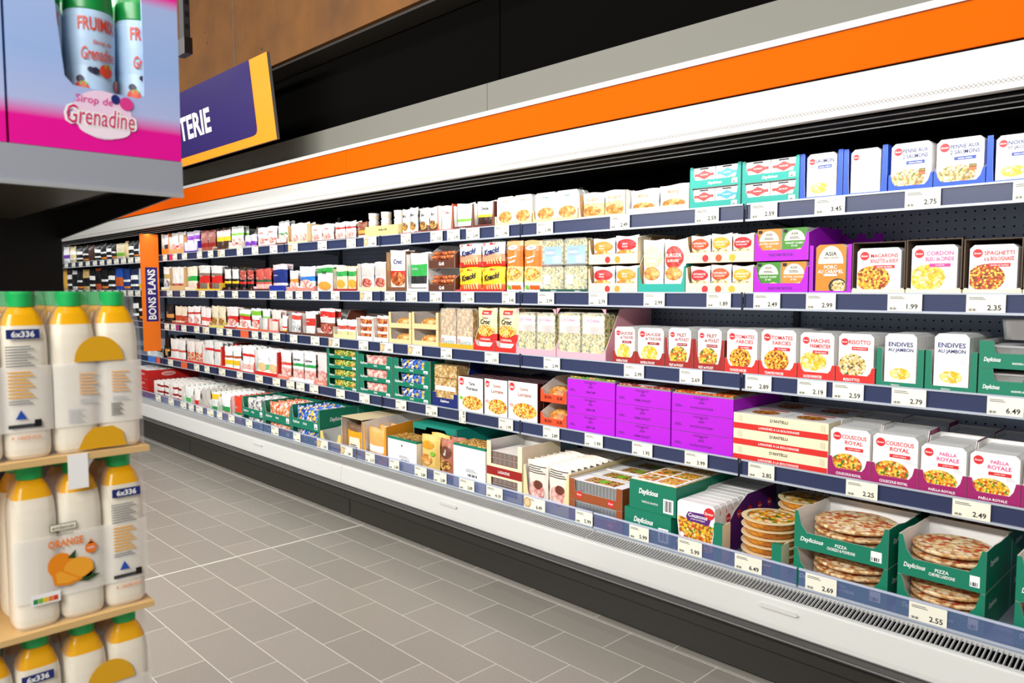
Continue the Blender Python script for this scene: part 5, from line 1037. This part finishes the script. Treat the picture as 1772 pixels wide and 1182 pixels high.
# curry tubs
xa, xb_ = X(1258, 5), X(1358, 5); r = (xb_-xa)/2*.94; xc = (xa+xb_)/2
def tub():
    b = MB(); b.lathe([(r*.80, 0), (r*.86, .003), (r*.93, .022), (r*.95, .026)], F_PIE, n=32); b.lathe([(r*.95, .026), (r, .0265), (r, .029), (r*.93, .029)], mat('f1dcae', .3), n=32); b.lathe([(r*.93, .0285), (r*.6, .030), (.002, .0305)], F_TART, n=32); return b.mesh('round_tart')
me = tub()
for col in range(2):
    for k in range(6 if col == 0 else 7):
        tag(link('round_tart', me, (xc+col*.03, 2.60+r+col*(2*r+.02), SHZ[5]+.001+k*.0315)), 'round golden tart in a plastic dish, %s of the %s pile' % (['bottom', 'second', 'third', 'fourth', 'fifth', 'sixth', 'seventh'][k], ['front', 'rear'][col]), 'tart')
ABOVE[5].append((1245, 1362, 'the pile of round tarts'))
for L_, sd, hh in ((1237, 'left', .15), (1337, 'right', .13)):
    x0 = X(L_, 5); b = MB(); b.box(0, .038, -.0, .02, 0, hh, GB, side=CREAM); b.box(.034, .038, .02, .06, 0, hh, CREAM); tag(b.obj('carton_corner', None, (x0, 2.579, SHZ[5]+.0005)), 'green carton corner post %s of the round tarts' % sd, 'carton')
# couscous pack carton
h = H(1200, 872, 5)
x, w, z, y = Tb(1168, 1236, 'dark purple and white carton of couscous dishes', 'the purple couscous carton', d=.5, lip=.02, ph=.03, pw=.006, hb=h*1.05, hs=h*.8, out=DPURP, inn=WHITE, c=.02, y=2.594)
def cc():
    b = MB(); ww = w-.008; b.prism([(.016, 0), (ww-.016, 0), (ww, h*.6), (ww, h-.01), (ww-.01, h), (.01, h), (0, h-.01), (0, h*.6)], 0, .04, PAPER, WHITE)
    b.plate([(.018, .003), (ww-.018, .003), (ww-.003, h*.6), (.003, h*.68)], -.0006, F_COUS); b.plate([(ww*.28, h*.62), (ww*.85, h*.60), (ww*.9, h*.72), (ww*.85, h*.82), (ww*.3, h*.80), (ww*.24, h*.7)], -.001, DPURP)
    b.text('Couscous', ww*.56, h*.745, h*.08, -.0015, PAPER, w=ww*.52, shear=.2, bold=.02); b.text('poulet et merguez', ww*.56, h*.67, h*.04, -.0015, PAPER, w=ww*.5); b.ell(ww*.86, h*.84, ww*.14, ww*.14, -.0012, LOGO); b.text('Saveur', ww*.86, h*.84, .012, -.0018, PAPER, w=ww*.24, shear=.3)
    for q in range(2): b.ell(ww*.14, h*(.32-.13*q), ww*.06, ww*.06, -.0012, PAPER)
    return b.mesh('meal_carton')
P(cc(), x+.004, y+.004, z, 'printed couscous pack at the front of the dark purple carton', behind=9, t=.046, blabel='white-topped couscous packs filling the dark purple carton')
cdt = [o for o in COL.objects if o.name.startswith('display_tray')][-1]
for q in range(5):
    b = MB(); b.T = Matrix.Translation((w+.0009, 0, 0)) @ Matrix.Rotation(math.pi/2, 4, 'Z'); b.ell(.1+.085*q, h*.72, .018, .018, 0, LOGO, 14); b.text('Saveur', .1+.085*q, h*.72, .01, -.0006, PAPER, w=.03); b.obj('printed_logo', cdt)
# green plain cartons
for lv, (L_, R_) in enumerate(((1080, 1160), (1088, 1168))):
    h = H(1125, 835, 5)/2; x0 = X(L_, 5); w = X(R_, 5)-x0
    for dep in (0, 1):
        b = MB(); b.box(0, w, 0, .26, 0, h-.001, GB, top=F_QUI if lv else GB); b.text('Daylicious', w*.42, h*.62, h*.24, -.001, PAPER, w=w*.42, shear=.25, bold=.03)
        b.text('TARTE AU SAUMON', w*.45, h*.3, h*.07, -.001, PAPER, w=w*.35); b.rect(w*.74, w*.95, h*.08, h*.55, -.0008, PAPER); b.bars(w*.77, w*.93, h*.14, h*.5, 7, -.0012, INK)
        if lv:
            b.box(.006, w-.006, .006, .254, h-.001, h+.002, PAPER)
            for q in range(2):
                for p_ in range(2): b.box(w*(.08+.46*p_), w*(.46+.46*p_), .02+.12*q, .12+.12*q, h+.002, h+.0035, (F_TART, F_COUS)[p_])
        tag(b.obj('food_box', None, (x0, 2.594+dep*.265, SHZ[5]+.0005+lv*h)), 'dark green script-lettered box, %s one of the %s pile' % (['lower', 'upper'][lv], ['front', 'rear'][dep]), 'box')
ABOVE[5].append((1080, 1170, 'the dark green boxes'))
# brown trays with aluminium dishes
h = H(1035, 838, 5)/2
for lv in range(2):
    for dep in (0, 1):
        x, w, z, y = Tb(985, 1076, 'brown tray of aluminium dishes, %s of the %s pile' % (['lower', 'upper'][lv], ['front', 'rear'][dep]), 'the brown dish trays' if not lv and not dep else None, d=.27, lip=h*.42, ph=h-.001, pw=.030, c=.003, hb=h-.001, hs=h-.001, out=BBROWN, inn=WHITE, dz=lv*h, y=2.592+dep*.272)
        b = MB(); b.ell(w*.2, h*.3, h*.17, h*.17, -.0008, LOGO); b.ell(w*.8, h*.22, h*.17, h*.17, -.0008, LOGO); b.text('Saveur', w*.2, h*.3, h*.09, -.0012, PAPER, w=h*.28); b.text('Saveur', w*.8, h*.22, h*.09, -.0012, PAPER, w=h*.28); b.obj('printed_logos', [o for o in COL.objects if o.name.startswith('display_tray')][-1])
        def dd_():
            b = MB(); ww = w-.014; b.box(.006, ww-.006, .004, .122, 0, h*.86, SILVER); b.box(0, ww, 0, .126, h*.86, h*.9, SILVER, top=PAPER); b.box(ww*.2, ww*.8, .02, .1, h*.9, h*.91, F_CREAMY if 0 else F_SNACK)
            for q in range(14): b.box(.004, ww-.004, .0025, .004, 0, h*.86, SILVER) if 0 else b.box(.01+q*(ww-.02)/14, .014+q*(ww-.02)/14, .0015, .004, 0, h*.86, SILVER)
            b.box(ww*.42, ww*.58, .04, .08, h*.91, h*.915, LIME); return b.mesh('foil_dish')
        me = proto('dd', dd_)
        P(me, x+.007, y+.006, z, 'foil dish with printed card lid, front of the %s %s brown tray' % (['lower', 'upper'][lv], ['front', 'rear'][dep]), name='foil_dish', cat='dish', behind=1, t=.128, blabel='foil dish behind the first in the %s %s brown tray' % (['lower', 'upper'][lv], ['front', 'rear'][dep]))
# ham / raclette packs
h = H(945, 800, 5)
x, w, z, y = Tb(905, 984, 'kraft V-cut carton of ham and cheese packs', 'the kraft ham carton', d=.55, lip=.02, ph=h*.85, pw=.014, hb=h*.9, hs=h*.86, out=mat('ecd6a0', .6), inn=WHITE, c=.03, y=2.594)
for i in range(2):
    def dec(b, w_, h_):
        b.lines(w_*.1, w_*.9, h_*.74, h_*.92, 4, 0, mat('4a4642', .5)); b.ell(w_*.5, h_*.35, w_*.36, h_*.22, 0, F_HAM); b.ell(w_*.6, h_*.5, w_*.2, h_*.1, -.0004, BROWN)
    w2 = (w-.014)/2; me = proto('hamv', lambda: bag_mesh(w2-.002, h*.95, .04, mat('f1e4d6', .3), [], [dec], seed=9))
    P(me, x+.007+i*w2, y+.007, z, 'clear ham and cheese pack, %s in the kraft V-cut carton' % ['left', 'right'][i], name='ham_pack', cat='food pack', behind=10, t=.044, blabel='grey-printed packs filling the kraft V-cut carton, %s file' % ['left', 'right'][i])
# white and cream carton with red band
h = H(872, 768, 5)
x, w, z, y = Tb(842, 903, 'cream carton with dark red band and stacked foil meals', 'the cream red-banded carton', d=.28, lip=.02, ph=h, pw=.03, hb=h, hs=h, out=CREAM, inn=INNER, c=.002, y=2.594)
o = [q for q in COL.objects if q.name.startswith('display_tray')][-1]; b = MB(); b.rect(0, w, h*.40, h*.55, -.0016, DRED); b.text('LASAGNE', w*.5, h*.475, h*.05, -.0022, PAPER, w=w*.6); b.box(.028, w-.028, -.0008, .002, h*.36, h*.60, CREAM); b.obj('printed_band', o)
me = proto('fm', lambda: (lambda b: (b.box(0, w-.066, 0, .2, 0, .028, mat('8a5a44', .3), top=PAPER), b.box(-.003, w-.063, -.003, .203, .028, .031, SILVER, top=mat('efe9e2', .3)), b.bars(.004, w-.07, .002, .026, 16, -.0006, SILVER), b.mesh('foil_meal'))[-1])(MB()))
for k in range(min(7, int((h-.012)/.0335))): tag(link('foil_meal', me, (x+.033, y+.008, z+.0005+k*.0335)), 'ribbed foil meal, %s up in the cream red-banded carton' % ['first', 'second', 'third', 'fourth', 'fifth', 'sixth', 'seventh'][k], 'meal tray')
b = MB(); w_ = w-.01; b.box(0, w_, 0, .30, 0, .03, WHITE); b.box(0, w_, .03, .27, .03, .0315, PAPER); b.box(w_*.2, w_*.5, .05, .2, .0315, .0325, F_TOM); b.box(w_*.6, w_*.8, .05, .25, .0315, .0325, RED)
tag(b.obj('meal_carton', None, (x+.005, y+.285, SHZ[5]+.0005+.0)), 'flat white lasagne box behind the cream red-banded carton', 'meal box')
lzm = b.mesh('meal_carton')
for k in range(4):
    tag(link('meal_carton', lzm, (x+.005, y+.285, SHZ[5]+.0005+.033*(k+1))), 'flat white lasagne box, %s up behind the red-banded carton' % ['second', 'third', 'fourth', 'fifth'][k], 'meal box')
# white / green cartons and cookie bags
for L_, R_, tp, sd in [(671, 721, 760, 'left'), (784, 840, 772, 'right')]:
    h = H((L_+R_)/2, tp, 5)
    x0 = X(L_, 5); w = X(R_, 5)-x0-.004; b = MB(); b.box(0, w, 0, .15, 0, h-.012, PAPER); b.box(0, w, 0, .15, h-.012, h, GB, top=mat('2a8a76', .5))
    b.box(.01, w-.01, .012, .14, h, h+.004, F_SNACK); b.bars(w*.45, w*.75, h*.3, h*.36, 8, -.001, INK); b.lines(w*.4, w*.75, h*.4, h*.48, 3, -.001, GREY)
    if sd == 'left': b.ell(w*.5, h*.78, .006, .006, -.001, INK, 12)
    tag(b.obj('snack_carton', None, (x0+.002, 2.594, SHZ[5]+.0005)), 'white carton with green top edge, %s of the cookie bags' % sd, 'carton'); ABOVE[5].append((L_, R_, 'the %s white and green carton' % sd))
h = H(750, 738, 5, 2.75)
x, w, z, y = Tb(716, 790, 'teal lidded carton behind the cookie bags', 'the teal cookie carton', deep=True, d=.42, lip=.02, ph=h, pw=.003, hb=h, hs=h, out=TEAL, inn=CHAR, c=.002, y=2.75)
o = [q for q in COL.objects if q.name.startswith('display_tray')][-1]; b = MB(); b.box(0, w, 0, .42, h, h+.004, mat('0f8a7a', .5), top=mat('15957f', .5)); b.prism([(0, h-.03), (w*.3, h-.03), (w*.33, h-.012), (w*.75, h-.012), (w*.8, h-.03), (w, h-.03), (w, h), (0, h)], -.003, 0, mat('0f8a7a', .5)); b.obj('lid', o)
def dec1(b, w_, h_):
    b.ell(w_*.5, h_*.78, w_*.3, h_*.10, 0, mat('d99a1c', .4)); b.ell(w_*.4, h_*.42, w_*.34, h_*.14, -.0003, F_BUN); b.ell(w_*.75, h_*.58, w_*.1, h_*.06, -.0006, LIME)
def dec2(b, w_, h_):
    b.ell(w_*.5, h_*.70, w_*.34, h_*.15, 0, BROWN); b.text('BIO', w_*.5, h_*.7, h_*.07, -.0006, PAPER, rot=1.2); b.ell(w_*.5, h_*.4, w_*.34, h_*.12, -.0003, F_SNACK)
for i, (L_, R_, base, dc, nm) in enumerate([(722, 754, mat('ecc870', .35), dec1, 'yellow snack bag with bread picture'), (755, 782, mat('b8725a', .35), dec2, 'brown snack bag leaning on the teal carton')]):
    x0 = X(L_, 5); w2 = X(R_, 5)-x0-.003; me = bag_mesh(w2, h*.93, .06, base, [(0, .12, F_SNACK)], [dc], seed=20+i)
    for k in range(2): tag(link('snack_bag', me, (x0+.001, 2.60+.07*k, SHZ[5]+.001)), nm+(' behind' if k else ' at the front')+' of the bottom deck', 'bag')
ABOVE[5].append((722, 783, 'the two snack bags'))
for L_, R_, yy, nm in ((834, 880, 2.92, 'teal flat box behind the right white carton'),):
    x0 = X(L_, 5, 0, yy); b = MB(); ww = X(R_, 5, 0, yy)-x0; b.box(0, ww, 0, .26, 0, .17, TEAL if 'teal' in nm else PAPER, top=mat('bfe6e0', .5)); tag(b.obj('flat_box', None, (x0, yy, SHZ[5]+.0005)), nm, 'box')
# orange carton with open end
h = H(640, 729, 5)
x, w, z, y = Tb(628, 668, 'bright orange carton with open white-lined end', 'the orange open carton', d=.5, lip=.02, ph=h*.93, pw=.012, hb=h, hs=h, out=mat('f09a1c', .5), inn=WHITE, c=.02, y=2.594)
for k in range(3):
    me = proto('och', lambda: bag_mesh(w-.016, h*.8, .06, mat('e9b060', .35), [(.3, .5, PAPER)], [], seed=4)); tag(link('food_pack', me, (x+.008, y+.01+.08*k, z+.0005)), 'golden food bag, %s inside the orange carton' % ['front', 'middle', 'back'][k], 'food pack')
h = H(602, 723, 5)
x, w, z, y = Tb(591, 627, 'kraft carton spilling orange citrus bags', 'the kraft citrus carton', d=.5, lip=.012, ph=h*.97, pw=.004, hb=h, hs=h*.97, out=mat('cdbfa6', .6), inn=mat('d2cabb', .6), c=.004, y=2.594)
o = [q for q in COL.objects if q.name.startswith('display_tray')][-1]; b = MB(); b.box(0, w, 0, .5, h, h+.003, mat('e3cfa4', .6)); b.obj('lid', o)
for k in range(3):
    def dc(b, w_, h_): b.rect(w_*.3, w_*.8, h_*.15, h_*.6, 0, mat('f4ead0', .4)); b.lines(w_*.36, w_*.74, h_*.2, h_*.4, 3, -.0005, INK)
    me = proto('cit', lambda: bag_mesh(w-.02, h*.8, .06, mat('f2a516', .35), [(.8, 1, mat('7a5a40', .4))], [dc], seed=6)); tag(link('citrus_bag', me, (x+.01, y+.012+.08*k, z+.0005)), 'orange food bag with pale label, %s in the kraft carton' % ['front', 'middle', 'back'][k], 'bag')
h = H(570, 742, 5)
x, w, z, y = Tb(554, 590, 'yellow cut-front tray with blue base stripe', 'the yellow blue-striped tray', d=.45, lip=h*.42, ph=h*.8, pw=.03, hb=h, hs=h*.85, out=mat('ecd274', .5), inn=mat('dcdcd8', .5), c=.02, y=2.594)
o = [q for q in COL.objects if q.name.startswith('display_tray')][-1]; b = MB(); b.rect(0, w, .012, .022, -.001, mat('1f3fa8', .5)); b.obj('blue_stripe', o)
# green script trays
def gt(L_, R_, tp, fm_, nm, pl):
    h = H((L_+R_)/2, tp, 5)/1.6
    for dep in (0, 1):
        for lv in range(2):
            hh = h*.6 if lv == 0 else h
            x, w, z, y = Tb(L_, R_, 'green cut-front tray of %s, %s of the %s pair' % (nm, ['lower', 'upper'][lv], ['front', 'rear'][dep]), 'the green %s trays' % nm if not lv and not dep else None, d=.30, lip=hh*.42, ph=hh-.0015, pw=.008, c=.016, hb=hh-.0015, hs=hh-.0015, out=GB, inn=GB, dz=lv*h*.6, y=2.592+dep*.303, notch=True, txt=[('Daylicious', .18, hh*.25, hh*.16, PAPER, .24), ('FRAIS', .5, hh*.25, hh*.1, PAPER, .25)], side=[('Daylicious', .45, hh*.5, hh*.22, PAPER, .35)] if lv else None)
            for k in range(4 if lv else 2):
                ht = hh*.97-.006
                me = proto(('gt', nm, lv), lambda: bag_mesh(w-.02, ht, .064, fm_, seed=13))
                tag(link('wrapped_sandwich', me, (x+.010, y+.009+.068*k, z+.0008)), '%s, %s in the %s %s green tray' % (pl, ['front', 'second', 'third', 'last'][k], ['lower', 'upper'][lv], ['front', 'rear'][dep]), 'food pack')
gt(505, 553, 705, F_BLUEW, 'blue-wrapped sandwiches', 'blue-wrapped sandwich')
gt(458, 504, 698, F_REDW, 'orange-wrapped rolls', 'orange-wrapped roll')
gt(420, 457, 690, F_WHITEW, 'white and teal packs', 'white and teal pack')
G(5, 400, 419, 684, 1, mat('c8281c', .5), WHITE, 'red-sided carton beside the green trays', mat('e8442a', .35), ((.1, .3, PAPER), (.3, .42, mat('2a8a4a', .4))), '', INK, None, 'red pack with green label', lip=.012, hs=.9, backs=6, y=2.594, d=.45)
G(5, 378, 399, 680, 1, mat('e3e0d6', .6), WHITE, 'white carton of tall bacon packs', PAPER, ((.35, .5, mat('2a9a4a', .4)), (.05, .3, F_HAM)), '', INK, None, 'tall white pack with green stripe', lip=.012, hs=.8, backs=6, y=2.594, d=.45)
G(5, 361, 377, 676, 1, mat('dad6ca', .6), WHITE, 'white carton of yellow-topped packs', mat('e9ece6', .35), ((.7, .95, YELL), (.2, .4, mat('2a9a4a', .4))), '', INK, None, 'white pack with yellow top', lip=.012, hs=.6, backs=6, y=2.594, d=.45)
G(5, 344, 360, 672, 1, mat('cfc8bc', .6), mat('d8d4cc', .6), 'grey-white carton of clear tubs', mat('c8c2ba', .35), ((.1, .3, F_HAM),), '', INK, None, 'clear grey tub pack', lip=.012, hs=.5, backs=6, y=2.594, d=.45)
G(5, 332, 343, 671, 1, None, None, '', mat('f3efea', .35), ((.3, .5, RED),), '', INK, None, 'white bag with a red mark', backs=6, y=2.594)
G(5, 316, 331, 667, 1, mat('e6e2d8', .6), WHITE, 'white carton of green-spotted bags', mat('f1f3ee', .35), ((.3, .5, mat('4ab85a', .4)),), '', INK, None, 'white bag with green spot', lip=.012, hs=.6, backs=6, y=2.594, d=.45)
G(5, 294, 315, 662, 1, mat('ece8de', .6), WHITE, 'cream-white carton with dark red windows, right', mat('efeae4', .35), ((.2, .3, DRED), (.45, .52, DRED), (.7, .76, DRED)), '', INK, None, 'white pack with dark red bars', lip=.012, hs=.9, backs=6, y=2.594, d=.45)
G(5, 267, 293, 658, 1, mat('ece8de', .6), WHITE, 'cream-white carton with dark red windows, left', mat('efeae4', .35), ((.2, .3, DRED), (.45, .52, DRED), (.7, .76, DRED)), '', INK, None, 'white pack with dark red stripes', lip=.012, hs=.9, backs=6, y=2.594, d=.45)
for k in range(3):
    x0 = X(222, 5); b = MB(); b.box(0, .55, 0, .5, 0, .085, mat('c81e1a', .45), top=mat('f1ece8', .5)); b.text('SAVEUR', .42, .045, .022, -.001, mat('f3d0c8', .5)); b.box(.1, .5, .1, .4, .085, .088, F_WHITEW)
    b.T = Matrix.Translation((.5509, 0, 0)) @ Matrix.Rotation(math.pi/2, 4, 'Z'); b.ell(.2, .045, .07, .022, 0, mat('e8b0a8', .5)); b.text('Lardons', .2, .045, .02, -.0008, mat('c81e1a', .5))
    tag(b.obj('flat_box', None, (x0, 2.60, SHZ[5]+.0005+.089*k)), 'large flat red box, %s of the three beside the juice stack' % ['bottom', 'middle', 'top'][k], 'box')

# ------------------------------------------------------------------ price tickets
TKM = mat('f1eedc', .5)
def ticket(w, price, sticker):
    def mk():
        b = MB(); h = .058; b.box(0, w, 0, .0008, 0, h, TKM)
        b.lines(w*.07, w*.5, h*.72, h*.9, 2, -.0006, mat('6a6a66', .6)); b.bars(w*.06, w*.28, h*.08, h*.22, 7, -.0006, mat('4a4a48', .6))
        if price: b.text(price, w*.72, h*.28, h*.30, -.0006, INK, w=w*.5, bold=.02)
        else: b.lines(w*.5, w*.9, h*.2, h*.4, 1, -.0006, mat('5a5a58', .6))
        if sticker: b.ell(w*.17, h*.5, h*.42, h*.42, -.001, mat('c9a068', .5), 16); b.ell(w*.17, h*.5, h*.3, h*.3, -.0014, mat('e3c898', .5), 14)
        return b.mesh('price_ticket')
    return proto(('tk', round(w, 3), price, sticker), mk)
TICK = {
 1: [(1753, 0, ''), (1566, 1628, '2.75'), (1410, 1462, '3.45'), (1299, 1345, '2.59'), (1203, 1244, '2.59'), (1056, 1090, '2.49'), (929, 956, '1.99'), (856, 881, '1.99'), (807, 830, '2.49'), (774, 796, '2.95'), (745, 765, '2.35'), (694, 712, '2.09'), (630, 653, '1.60s'), (600, 616, '1.75'), (550, 565, ''), (499, 516, 's'), (467, 480, ''), (436, 447, ''), (410, 420, ''), (377, 391, 's'), (360, 369, ''), (341, 350, ''), (315, 324, ''), (299, 307, ''), (282, 289, '')],
 2: [(1672, 1738, '2.35'), (1536, 1595, '1.99'), (1395, 1446, '2.99'), (1304, 1350, '2.49'), (1223, 1263, '1.89'), (1114, 1149, '2.99'), (1019, 1050, '2.79'), (931, 959, '2.99'), (869, 893, '3.45'), (798, 820, '1.79'), (744, 765, '1.29'), (703, 722, '1.29'), (666, 684, '2.29'), (623, 647, '2.75s'), (573, 588, '2.25'), (539, 552, ''), (512, 524, ''), (494, 507, ''), (467, 479, ''), (431, 442, ''), (402, 412, ''), (377, 388, ''), (344, 359, 's'), (312, 321, ''), (289, 301, '')],
 3: [(1708, 0, '6.49'), (1543, 1601, '2.79'), (1441, 1494, '2.59'), (1380, 1430, '2.19'), (1290, 1334, '2.89'), (1176, 1215, '2.69'), (1080, 1114, '2.99'), (941, 968, '2.99'), (839, 862, '1.91'), (763, 783, '1.43'), (706, 736, '1.19s'), (658, 688, '4.09s'), (621, 637, '2.25'), (569, 590, '2.08s'), (538, 553, ''), (502, 515, ''), (472, 485, ''), (453, 465, ''), (436, 447, ''), (392, 402, ''), (375, 386, ''), (351, 364, 's'), (336, 345, ''), (314, 323, ''), (296, 304, ''), (285, 293, '')],
 4: [(1648, 1714, '2.49'), (1464, 1517, '2.25'), (1295, 1339, '2.85'), (1185, 1223, '3.99'), (1094, 1128, '1.95'), (1012, 1042, '1.99'), (940, 968, '2.89'), (863, 888, '1.99'), (796, 810, '2.49'), (737, 758, '2.99'), (685, 703, '1.09'), (622, 639, '2.15'), (582, 597, ''), (536, 551, ''), (513, 527, ''), (496, 509, ''), (472, 485, ''), (442, 455, ''), (410, 420, ''), (379, 390, ''), (354, 363, ''), (336, 345, ''), (291, 300, '')],
 5: [(1572, 1636, '2.55'), (1393, 1447, '2.69'), (1271, 1318, '6.49'), (1173, 1215, '5.99'), (1089, 1124, '5.99'), (996, 1027, '5.99'), (907, 949, '6.49s'), (842, 869, '4.19'), (795, 821, '2.89'), (751, 774, '2.89'), (718, 738, '2.89'), (674, 692, '2.89'), (633, 649, '2.19'), (590, 615, '1.89s'), (549, 571, '1.59s'), (508, 520, ''), (470, 482, ''), (426, 437, ''), (396, 406, ''), (376, 385, ''), (359, 370, ''), (340, 352, ''), (327, 336, ''), (313, 323, ''), (292, 301, ''), (270, 279, '')]}
RN = {1: 'top', 2: 'second', 3: 'third', 4: 'fourth', 5: 'bottom'}
for row, tl in TICK.items():
    cnt = {}
    for L_, R_, pr in tl:
        st = pr.endswith('s'); pr = pr.rstrip('s')
        yy = 2.7660 if row < 5 else 2.5692
        x0 = X(L_, row, -.03, yy); w = (X(R_, row, -.03, yy)-x0) if R_ else .105
        w = min(max(round(w/.01)*.01, .06), .14)
        ab = None; best = 1e9
        for a, c, s in ABOVE[row]:
            m = ((R_ or L_+60)+L_)/2; dd = 0 if a <= m <= c else min(abs(a-m), abs(c-m))
            if dd < best: best, ab = dd, s
        cnt[ab] = cnt.get(ab, 0)+1
        words = ab.split(); 
        lab = 'cream price ticket%s, %s rail, under %s' % (' '+pr if pr else '', RN[row], ab)
        lab = ' '.join([q for q in lab.split() if q not in ('the', 'of') or len(lab.split()) < 15][:15])
        if lab in USED: lab = lab.replace('cream price ticket', 'next cream price ticket to the right of the other') if 0 else lab.replace('cream', ['second cream', 'third cream', 'fourth cream'][min(cnt[ab]-2, 2)])
        lab = ' '.join([q for q in lab.split() if q not in ('the', 'of') or len(lab.split()) < 15][:15])
        me = ticket(w, pr, st)
        z0 = (RAILTOP[row]-.063) if row < 5 else .3655
        y0 = 2.7650 if row < 5 else 2.5680
        o = link('price_ticket', me, (x0, y0, z0), None, (0, -.0, 0)); tag(o, lab, 'price tag')
        if row == 4 and L_ == 796: o.rotation_euler = (0, -math.pi/2, 0); o.location.x += .05; o.location.z -= .01
# coloured strip inserts
for L_, R_, row, c, nm in [(293, 298, 1, 'e02a5a', 'pink insert in the top rail beside the blade sign'), (416, 430, 3, 'e8643a', 'orange insert in the third rail under the orange-lipped boxes'), (313, 324, 4, 'e8643a', 'orange insert in the fourth rail under the red boxes'), (270, 277, 4, 'e05a4a', 'red insert in the fourth rail by the blade sign foot'), (256, 269, 4, '3f7ad8', 'blue printed insert in the fourth rail by the juice stack'), (303, 310, 3, 'a03a7a', 'magenta insert in the third rail right of the blade sign')]:
    x0 = X(L_, row, -.03, 2.766); b = MB(); b.box(0, X(R_, row, -.03, 2.766)-x0, 0, .0008, 0, .056, mat(c, .5)); tag(b.obj('rail_insert', None, (x0, 2.767, RAILTOP[row]-.063)), nm, 'rail insert')
# far tickets left of the blade sign
for row, n in ((1, 11), (2, 11)):
    for k in range(n):
        px = 112+k*12.2; x0 = X(px, row, -.03, 2.766); w = .16
        tag(link('price_ticket', ticket(w, '', False), (x0, 2.765, RAILTOP[row]-.063)), 'small white price ticket, %s from the far end of the %s rail' % (['first', 'second', 'third', 'fourth', 'fifth', 'sixth', 'seventh', 'eighth', 'ninth', 'tenth', 'eleventh'][k], RN[row]), 'price tag')
# round stickers at the price rail joints
print('OBJECTS', len(COL.objects))
